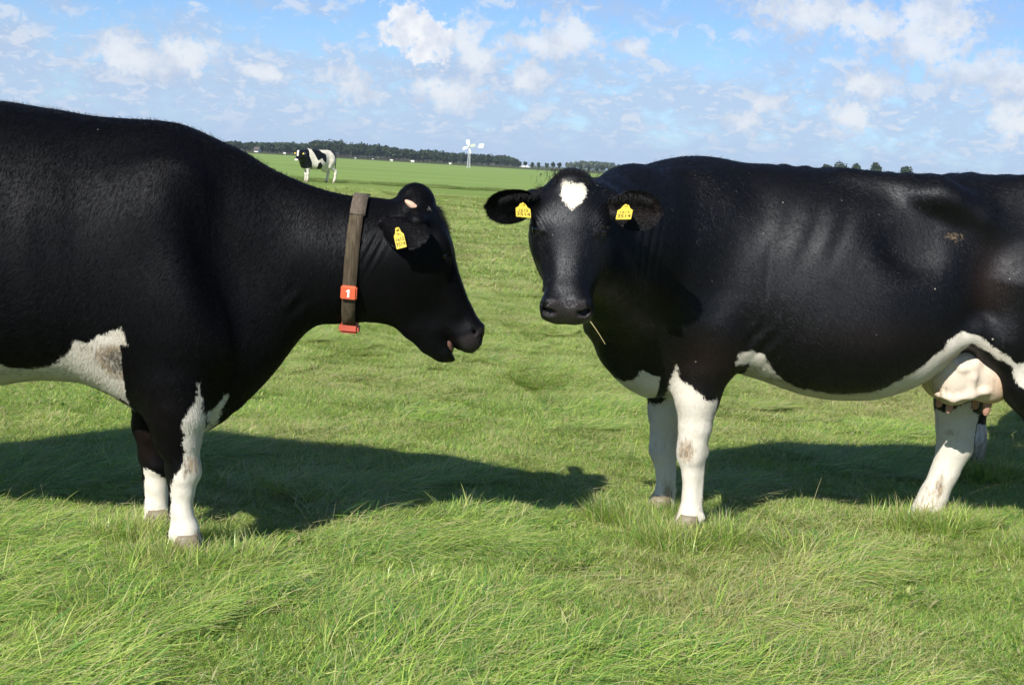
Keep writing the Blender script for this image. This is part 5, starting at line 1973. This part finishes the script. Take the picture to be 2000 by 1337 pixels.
# ------------------------------------------------------------------ plain Holstein for the other cows, facing +x, feet at 0
def holstein(name, label, paint, loc, rotz, head_yaw=0.0, head_drop=0.0, step=.02, scale=1.0, parts=True, group=None, lying=False, tail_tip=True):
    fd = Field(spaced(-1.05, 1.75, step), spaced(-.75, .75, step), spaced(-.03, 1.75, step))
    dz = -.52 if lying else 0
    top = [(-.93, 1.15), (-.86, 1.34), (-.75, 1.42), (-.5, 1.47), (-.2, 1.46), (.1, 1.45), (.4, 1.47), (.58, 1.49), (.72, 1.42), (.86, 1.30), (.95, 1.15)]
    bot = [(-.93, 1.05), (-.86, .9), (-.7, .76), (-.45, .66), (-.2, .60), (.1, .56), (.4, .57), (.58, .56), (.72, .56), (.86, .72), (.95, .95)]
    wt = [(-.93, .08), (-.86, .18), (-.7, .25), (-.45, .29), (-.15, .37), (.1, .39), (.35, .33), (.55, .28), (.72, .24), (.86, .17), (.95, .08)]
    rows = []
    for X in np.linspace(-.93, .95, 60):
        rows.append((X, pchip(*zip(*top), X) + dz, pchip(*zip(*bot), X) + dz * (.92 if lying else 1), pchip(*zip(*wt), X), 2.35, -.1, 0.0))
    fd.loft(rows, .04)
    for s in (-1, 1):
        y = s * .17
        fd.ell((.52, s * .2, 1.05 + dz), (.14, .07, .27), .1)
        fd.ell((-.66, s * .17, 1.02 + dz), (.22, .11, .30), .12)
        if lying:
            fd.chain([(.5, y, .35), (.62, y * 1.5, .14), (.3, y * 1.8, .08)], [.12, .08, .05], .05)
            fd.chain([(-.5, y, .4), (-.2, y * 2.2, .25), (-.5, y * 2.6, .08)], [.17, .11, .05], .06)
        else:
            fx = .54 + s * .06
            fd.chain([(.55, y, .8), (fx, y, .62), (fx, y, .42), (fx, y, .36), (fx, y, .18), (fx + .01, y, .06)], [.12, .095, .058, .056, .041, .05], .06)
            hx = -.70 + s * -.09
            fd.chain([(-.62, y, .95), (-.52, y, .74), (hx - .10, y, .54), (hx - .11, y, .46), (hx - .08, y, .2), (hx - .03, y, .06)], [.17, .11, .062, .062, .045, .052], .07)
    if not lying:
        fd.ell((-.42, 0, .62), (.2, .17, .15), .06)
    # neck and head
    nk = Vector((.95, 0, 1.30 + dz - head_drop * .5))
    cy_, sy_ = math.cos(head_yaw), math.sin(head_yaw)
    poll = np.array([.72 + .50 * cy_, .46 * sy_, 1.38 + dz - head_drop])
    for zz, r0, r1 in ((1.26, .16, .10), (1.05, .19, .11), (.88, .17, .09)):
        fd.chain([(.62, 0, zz + dz), (.72 + .28 * cy_, .24 * sy_, zz * .5 + .5 * (poll[2] - .10 - dz) + dz), tuple(poll + np.array([.02 * cy_, .02 * sy_, -.12]))], [r0, (r0 + r1) / 2, r1], .12)
    fr = head_frame(poll, (cy_ * .62, sy_ * .62, -.78), (cy_ * .75, sy_ * .75, .6))
    P = cow_head(fd, fr, .55, 1.0, nostril=step < .014)
    v, f = fd.mesh(3)
    n = vnormals(v, f)
    root = bpy.data.objects.new(name, None)
    COL.objects.link(root)
    root.location, root.rotation_euler, root.scale = loc, (0, 0, rotz), (scale,) * 3
    tag(root, label, 'cow', group)
    me = mesh_np('body', v, f)
    for k_, a in paint(v, n, fr, P).items():
        set_attr(me, k_, a)
    new_obj('body', me, root, M_COAT)
    O, A, S, U = fr
    z0 = np.zeros(3)
    for s in (-1, 1):
        ear, _ = ear_mesh('ear', root, z0, P(.12, s * .115, -.08), P(.10, s * .3, -.10), U * .8 + A * .5, .19, .13, .4)
        if parts:
            ear_tag('ear_tag', ear, z0, P(.13, s * .20, -.06), A * .8 + np.array([0, 0, -.4]), U + A * .1, .06, .075, [])
    if parts and not lying:
        for s in (-1, 1):
            hoof_mesh('hoof', root, z0, (.55 + s * .06, s * .17, 0), 0)
            hoof_mesh('hoof', root, z0, (-.73 - s * .09, s * .17, 0), 0)
        tail_mesh(root, z0, [(-.9, 0, 1.33), (-.98, 0, 1.18), (-.99, 0, .85), (-.98, 0, .55 if tail_tip else .75), (-.98, 0, .42 if tail_tip else .66)], tail_tip)
    return root


def paint_far(v, n, fr, P):
    """black and white patches of the distant cow, cow-local coordinates"""
    x, y, z = v.T
    w = np.full(len(v), .5)
    # black areas as polygons on the cow's left flank (x forward, z up); both flanks similar
    blacks = [[(.62, 1.6), (.95, 1.6), (1.6, 1.6), (1.6, .70), (.98, .62), (.70, .60), (.46, .66), (.50, .90), (.62, 1.15), (.60, 1.38)],
              [(.40, 1.6), (.42, 1.40), (.30, 1.12), (.22, .98), (.12, 1.02), (.02, 1.10), (-.10, .96), (-.22, .88), (-.26, 1.02), (-.24, 1.28), (-.02, 1.36), (.02, 1.6)],
              [(.20, .86), (.10, .92), (-.04, .78), (-.06, .62), (.10, .58), (.20, .66)],
              [(-.70, 1.6), (-.62, 1.40), (-.74, 1.22), (-.80, 1.0), (-.76, .7), (-1.1, .6), (-1.1, 1.6)],
              [(.40, .66), (.46, .66), (.5, .40), (.42, .36)]]
    for p in blacks:
        w = np.minimum(w, -poly_sd(x, z, p))
    O, A, S, U = fr
    hl = v - O
    fs, fy, fu = hl @ A, hl @ S, hl @ U
    head = (x > 1.0) & (fs > -.08)
    blaze = .045 - np.abs(fy)
    blaze = np.minimum(blaze, .30 - fs)
    blaze = np.maximum(blaze, np.minimum(.07 - np.abs(fs - .54), .06))
    w = np.where(head & (fu > -.10) & (fs > .04), np.maximum(-.2, blaze), np.where(head, -.3, w))
    return dict(white=np.clip(w, -1, 1), dirt=.35 * sstep(z, .5, .1), brown=np.zeros(len(v)))


def paint_hidden(v, n, fr, P):
    x, y, z = v.T
    w = .34 - z + .06 * np.sin(x * 9)
    w = np.maximum(w, .2 - np.hypot(x - .1, z - 1.0))
    return dict(white=np.clip(w, -1, 1), dirt=.75 * sstep(z, .42, .05), brown=np.zeros(len(v)))


# ------------------------------------------------------------------ grass
def mat_grass():
    m, nt, b = mat_new('grass_blade')
    bt = nt.attr('bt').outputs['Fac']
    br = nt.attr('br').outputs['Fac']
    dry = nt.attr('dry', 'INSTANCER').outputs['Fac']
    dark = nt.attr('dark', 'INSTANCER').outputs['Fac']
    green = nt.ramp(br, [(0.0, (.075, .170, .035)), (.2, (.170, .370, .090)), (.45, (.290, .470, .075)), (.75, (.450, .580, .120)), (1.0, (.680, .720, .270))])  # darkest stop gives some blades the shade of the gaps as colour
    straw = nt.mix(br, (.40, .37, .13, 1), (.62, .58, .34, 1))
    sel = nt.math('LESS_THAN', nt.math('FRACT', nt.math('MULTIPLY', br, 13.7)), nt.math('MULTIPLY_ADD', dry, .55, .19))
    col = nt.mix(sel, green, straw)
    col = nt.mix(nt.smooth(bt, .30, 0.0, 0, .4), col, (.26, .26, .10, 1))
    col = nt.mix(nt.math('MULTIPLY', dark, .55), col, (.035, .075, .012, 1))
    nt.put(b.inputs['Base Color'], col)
    b.inputs['Roughness'].default_value = .33
    b.inputs['Specular IOR Level'].default_value = .42
    tr = nt.node('ShaderNodeBsdfTranslucent')
    nt.put(tr.inputs[0], nt.mix(1.0, col, (1.1, 1.15, .6, 1), 'MULTIPLY'))
    mx = nt.node('ShaderNodeMixShader')
    mx.inputs[0].default_value = .42
    nt.l.new(b.outputs[0], mx.inputs[1])
    nt.l.new(tr.outputs[0], mx.inputs[2])
    nt.l.new(mx.outputs[0], nt.n['Material Output'].inputs[0])
    return m


M_GRASS = mat_grass()


def tuft(name, rng, nb, R, lmin, lmax, lean, spread, width, curl, up=1.0, segs=4):
    V, Fc, bt, br = [], [], [], []
    for _ in range(nb):
        r = R * math.sqrt(rng.random())
        a = rng.uniform(0, 2 * math.pi)
        p = np.array([r * math.cos(a), r * math.sin(a), -.01])
        hd = rng.normal(0, spread)
        L = rng.uniform(lmin, lmax)
        le = max(.03, lean + rng.normal(0, .22))
        cu = curl * rng.uniform(.5, 1.4)
        w = width * rng.uniform(.6, 1.35)
        tw = rng.uniform(0, math.pi)
        rv = rng.random()
        b = len(V)
        el = math.pi / 2 - le
        for k in range(segs + 1):
            t = k / segs
            ww = w * (1 - t ** 2.2) * (.7 + .6 * t * (1 - t))
            dx, dy = math.cos(hd), math.sin(hd)
            sx, sy, sz = -dy * math.cos(tw * .5) + dx * math.sin(tw * .5) * .5, dx * math.cos(tw * .5) + dy * math.sin(tw * .5) * .5, math.sin(tw) * .45
            if k == segs:
                V.append(p.copy())
                bt.append(1.0)
                br.append(rv)
            else:
                for s in (-1, 1):
                    V.append(p + np.array([sx, sy, sz]) * ww * .5 * s)
                    bt.append(t)
                    br.append(rv)
            p = p + np.array([math.cos(el) * dx, math.cos(el) * dy, math.sin(el) * up]) * (L / segs)
            p[2] = max(p[2], .004)
            el -= cu / segs
        for k in range(segs - 1):
            q = b + k * 2
            Fc.append((q, q + 1, q + 3, q + 2))
        q = b + (segs - 1) * 2
        Fc.append((q, q + 1, q + 2))
    me = bpy.data.meshes.new(name)
    me.from_pydata([tuple(v) for v in V], [], Fc)
    for p in me.polygons:
        p.use_smooth = True
    set_attr(me, 'bt', bt)
    set_attr(me, 'br', br)
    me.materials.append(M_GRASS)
    return bpy.data.objects.new(name, me)


def build_grass():
    rng = np.random.default_rng(3)
    lib = bpy.data.collections.new('grass_tufts')
    spec = []
    # 0-4 short pasture sward, 5-9 long lodged patches, 10-11 straw stalks, 12-14 coarse patches for the distance
    for i in range(5):
        spec.append(dict(nb=2000, R=.24, lmin=.03, lmax=.085, lean=.80, spread=1.35, width=.0040, curl=1.0))
    for i in range(5):
        spec.append(dict(nb=1000, R=.18, lmin=.07, lmax=.19, lean=1.12, spread=.80, width=.0040, curl=1.0, segs=5))
    for i in range(2):
        spec.append(dict(nb=3, R=.05, lmin=.20, lmax=.40, lean=.8, spread=.9, width=.0030, curl=.45, segs=6))
    for i in range(3):
        spec.append(dict(nb=900, R=.45, lmin=.05, lmax=.11, lean=.95, spread=1.2, width=.009, curl=.9, segs=3))
    spec.append(dict(nb=260, R=.08, lmin=.06, lmax=.145, lean=.45, spread=1.4, width=.0044, curl=.9, segs=5))       # 15: upright tussock
    spec.append(dict(nb=46, R=.10, lmin=.025, lmax=.05, lean=1.1, spread=3.0, width=.016, curl=.5, segs=3))       # 16: low broad leaves
    spec.append(dict(nb=90, R=.16, lmin=.04, lmax=.13, lean=1.35, spread=3.0, width=.0032, curl=.3, segs=3))     # 17: dry litter on top
    for i, s in enumerate(spec):
        lib.objects.link(tuft('tuft_%02d' % i, rng, **s))
    pts, rot, scl, idx, dry, dark, lift = [], [], [], [], [], [], []
    half = .385                                       # tangent of the half field of view, with margin

    def scatter(y0, y1, dens, mode):
        area = half * (y1 * y1 - y0 * y0) + 2 * 1.2 * (y1 - y0)
        n = int(area * dens)
        q = np.arange(n) + rng.random()                # low-discrepancy cover: no bare gaps
        y = np.sqrt(y0 * y0 + (y1 * y1 - y0 * y0) * ((q * .7548776662) % 1))
        x = (((q * .5698402910) % 1) * 2 - 1) * (half * y + .5)
        lodged = fbm(x * 2.2 + 20, y * 1.4 + 20, 31, 3)
        dirn = (fbm(x * .8 + 70, y * .8 + 70, 41, 2) - .5) * 2
        dryn = fbm(x * 1.0 + 33, y * .8 + 33, 51, 3)
        dry2 = fbm(x * .15 + 33, y * .10 + 33, 57, 3)
        fine = rng.random(n)
        # longer grass grows in the lower left of the view
        bias = np.clip((-x * .05 + (5.0 - y) * .06), -.10, .07)
        for i in range(n):
            lod = lodged[i] + bias[i]
            if mode == 'far':
                k = 12 + rng.integers(3)
                s = rng.uniform(.8, 1.2) * (1 + (y[i] - 16) * .014)
                ang = rng.uniform(0, 6.28)
            elif mode in ('leaf', 'litter'):
                k = 16 if mode == 'leaf' else 17
                if (mode == 'leaf') == (dryn[i] > .5):
                    continue
                s = rng.uniform(.7, 1.3)
                ang = rng.uniform(0, 6.28)
            elif mode == 'straw':
                k = 10 + rng.integers(2)
                s = rng.uniform(.6, 1.15)
                ang = rng.normal(.4, 1.3) + (math.pi if rng.random() < .4 else 0)
            else:
                long_ = lod + (fine[i] - .5) * .10 > .60
                k = (5 + rng.integers(5)) if long_ else rng.integers(5)
                s = rng.uniform(.85, 1.15) * (1.0 if long_ else (.75 + .8 * max(0, lod - .3)))
                ang = (dirn[i] * 2.0 + rng.normal(0, .8) + .25) if long_ else rng.uniform(0, 6.28)
            pts.append((x[i], y[i]))
            rot.append((rng.normal(0, .06), rng.normal(0, .06), ang))
            scl.append((s, s, s * rng.uniform(.85, 1.15)))
            idx.append(k)
            dd = np.clip((dryn[i] - .46) * 3.0 + (dry2[i] - .45) * 1.6, 0, 1) * .75
            if mode == 'far' or y[i] > 9:
                dd = min(1, dd + .26)
            if mode in ('straw', 'litter'):
                dd = 1.6
            dry.append(dd)
            dark.append(.55 if mode == 'leaf' else 0.0)
            lift.append({'leaf': .018, 'litter': .03}.get(mode, 0.02 if (5 <= k < 10) else 0.0))
    scatter(3.2, 9.0, 32, 'near')
    scatter(9.0, 18.0, 24, 'near')
    scatter(3.2, 9.0, 7, 'straw')
    scatter(9.0, 16.0, 3, 'straw')
    scatter(3.2, 9.0, 7, 'leaf')
    scatter(3.2, 12.0, 7, 'litter')
    scatter(17.0, 34.0, 8, 'far')
    scatter(34.0, 60.0, 2.6, 'far')
    # tussocks round the feet
    for fx, fy in FEET:
        for _ in range(34):
            a, r = rng.normal(-1.57, 1.0), rng.uniform(.05, .22)
            pts.append((fx + r * math.cos(a), fy + r * math.sin(a)))
            rot.append((rng.normal(0, .1), rng.normal(0, .1), rng.uniform(0, 6.28)))
            s = rng.uniform(.85, 1.3)
            scl.append((s, s, s))
            idx.append(15)
            dry.append(rng.uniform(0, .4))
            dark.append(0.0)
            lift.append(0.0)
    # taller dark growth along the ditch
    for _ in range(1500):
        x = rng.uniform(-36, 34)
        y = DITCH(x) + rng.normal(0, .7)
        g = fbm(np.array([x * .35 + 50]), np.array([.5]), 61, 3)[0]
        if g + rng.uniform(-.2, .2) < .46:
            continue
        pts.append((x, y))
        rot.append((0, 0, rng.uniform(0, 6.28)))
        s = rng.uniform(1.2, 2.6) * (.5 + g)
        scl.append((s * .5, s * .5, s * 1.3))
        idx.append(12 + rng.integers(3))
        dry.append(0.1)
        dark.append(rng.uniform(.6, 1))
        lift.append(0.0)
    pts = np.array(pts)
    z = ground_h(pts[:, 0], pts[:, 1]) + np.array(lift)
    me = bpy.data.meshes.new('grass')
    me.vertices.add(len(pts))
    me.vertices.foreach_set('co', np.column_stack([pts, z]).astype(np.float32).ravel())
    for nm, kind, dat in (('rot', 'FLOAT_VECTOR', rot), ('scl', 'FLOAT_VECTOR', scl)):
        a = me.attributes.new(nm, kind, 'POINT')
        a.data.foreach_set('vector', np.array(dat, np.float32).ravel())
    a = me.attributes.new('idx', 'INT', 'POINT')
    a.data.foreach_set('value', np.array(idx, np.int32))
    set_attr(me, 'dry', dry)
    set_attr(me, 'dark', dark)
    o = new_obj('grass', me)
    tag(o, 'green pasture grass, partly long and combed over, with dry yellow stalks', 'grass', None, 'stuff')
    ng = bpy.data.node_groups.new('grass_scatter', 'GeometryNodeTree')
    ng.interface.new_socket('Geometry', in_out='INPUT', socket_type='NodeSocketGeometry')
    ng.interface.new_socket('Geometry', in_out='OUTPUT', socket_type='NodeSocketGeometry')
    gi, go = ng.nodes.new('NodeGroupInput'), ng.nodes.new('NodeGroupOutput')
    ip = ng.nodes.new('GeometryNodeInstanceOnPoints')
    ci = ng.nodes.new('GeometryNodeCollectionInfo')
    ci.inputs['Collection'].default_value = lib
    ci.inputs['Separate Children'].default_value = True
    ci.inputs['Reset Children'].default_value = True
    ip.inputs['Pick Instance'].default_value = True
    ng.links.new(gi.outputs[0], ip.inputs['Points'])
    ng.links.new(ci.outputs[0], ip.inputs['Instance'])
    for nm, kind, sock in (('rot', 'FLOAT_VECTOR', 'Rotation'), ('scl', 'FLOAT_VECTOR', 'Scale'), ('idx', 'INT', 'Instance Index')):
        na = ng.nodes.new('GeometryNodeInputNamedAttribute')
        na.data_type = kind
        na.inputs[0].default_value = nm
        ng.links.new([s for s in na.outputs if s.enabled][0], ip.inputs[sock])
    ng.links.new(ip.outputs[0], go.inputs[0])
    md = o.modifiers.new('scatter', 'NODES')
    md.node_group = ng


M_STRAW = mat_plain('straw', (.50, .43, .20), .5, .3, .15, 60)
FEET = [(-1.07, 5.155), (-1.25, 5.485), (.74, 5.925), (.66, 6.245), (1.80, 6.39), (2.36, 7.57), (2.18, 6.03)]
far_landscape()
_root, _v, _o, _yc, _n = cow_left()
make_collar(_v, _yc, _root)
cow_right()
holstein('cow', 'cow hidden behind the right cow, only a dirty hind leg showing beside the udder', paint_hidden, (2.917, 8.195, GZ), math.radians(60), head_drop=-.02, step=.02, tail_tip=False)
holstein('cow', 'distant black and white patched cow looking towards the camera from the far field', paint_far, (-9.75, 73.0, GZ), math.radians(222), head_yaw=.55, step=.025, scale=1.06)
build_grass()


def build_haze():
    """thin summer air: one closed box round everything but the sky"""
    bm = bmesh.new()
    bmesh.ops.create_cube(bm, size=1.0)
    for vt in bm.verts:
        vt.co = Vector((vt.co.x * 30000, vt.co.y * 30000, (vt.co.z + .5) * 16 - 1.6))
    me = bpy.data.meshes.new('haze')
    bm.to_mesh(me)
    bm.free()
    m = bpy.data.materials.new('haze')
    m.use_nodes = True
    nt = NT(m.node_tree)
    nt.n.clear()
    pv = nt.node('ShaderNodeVolumePrincipled')
    pv.inputs['Color'].default_value = (.68, .84, 1.0, 1)
    pv.inputs['Density'].default_value = 0.00014
    pv.inputs['Anisotropy'].default_value = 0.0
    out = nt.node('ShaderNodeOutputMaterial')
    nt.l.new(pv.outputs[0], out.inputs['Volume'])
    o = new_obj('haze', me, None, m)
    tag(o, 'thin summer haze over the whole pasture', None, None, 'stuff')


build_haze()
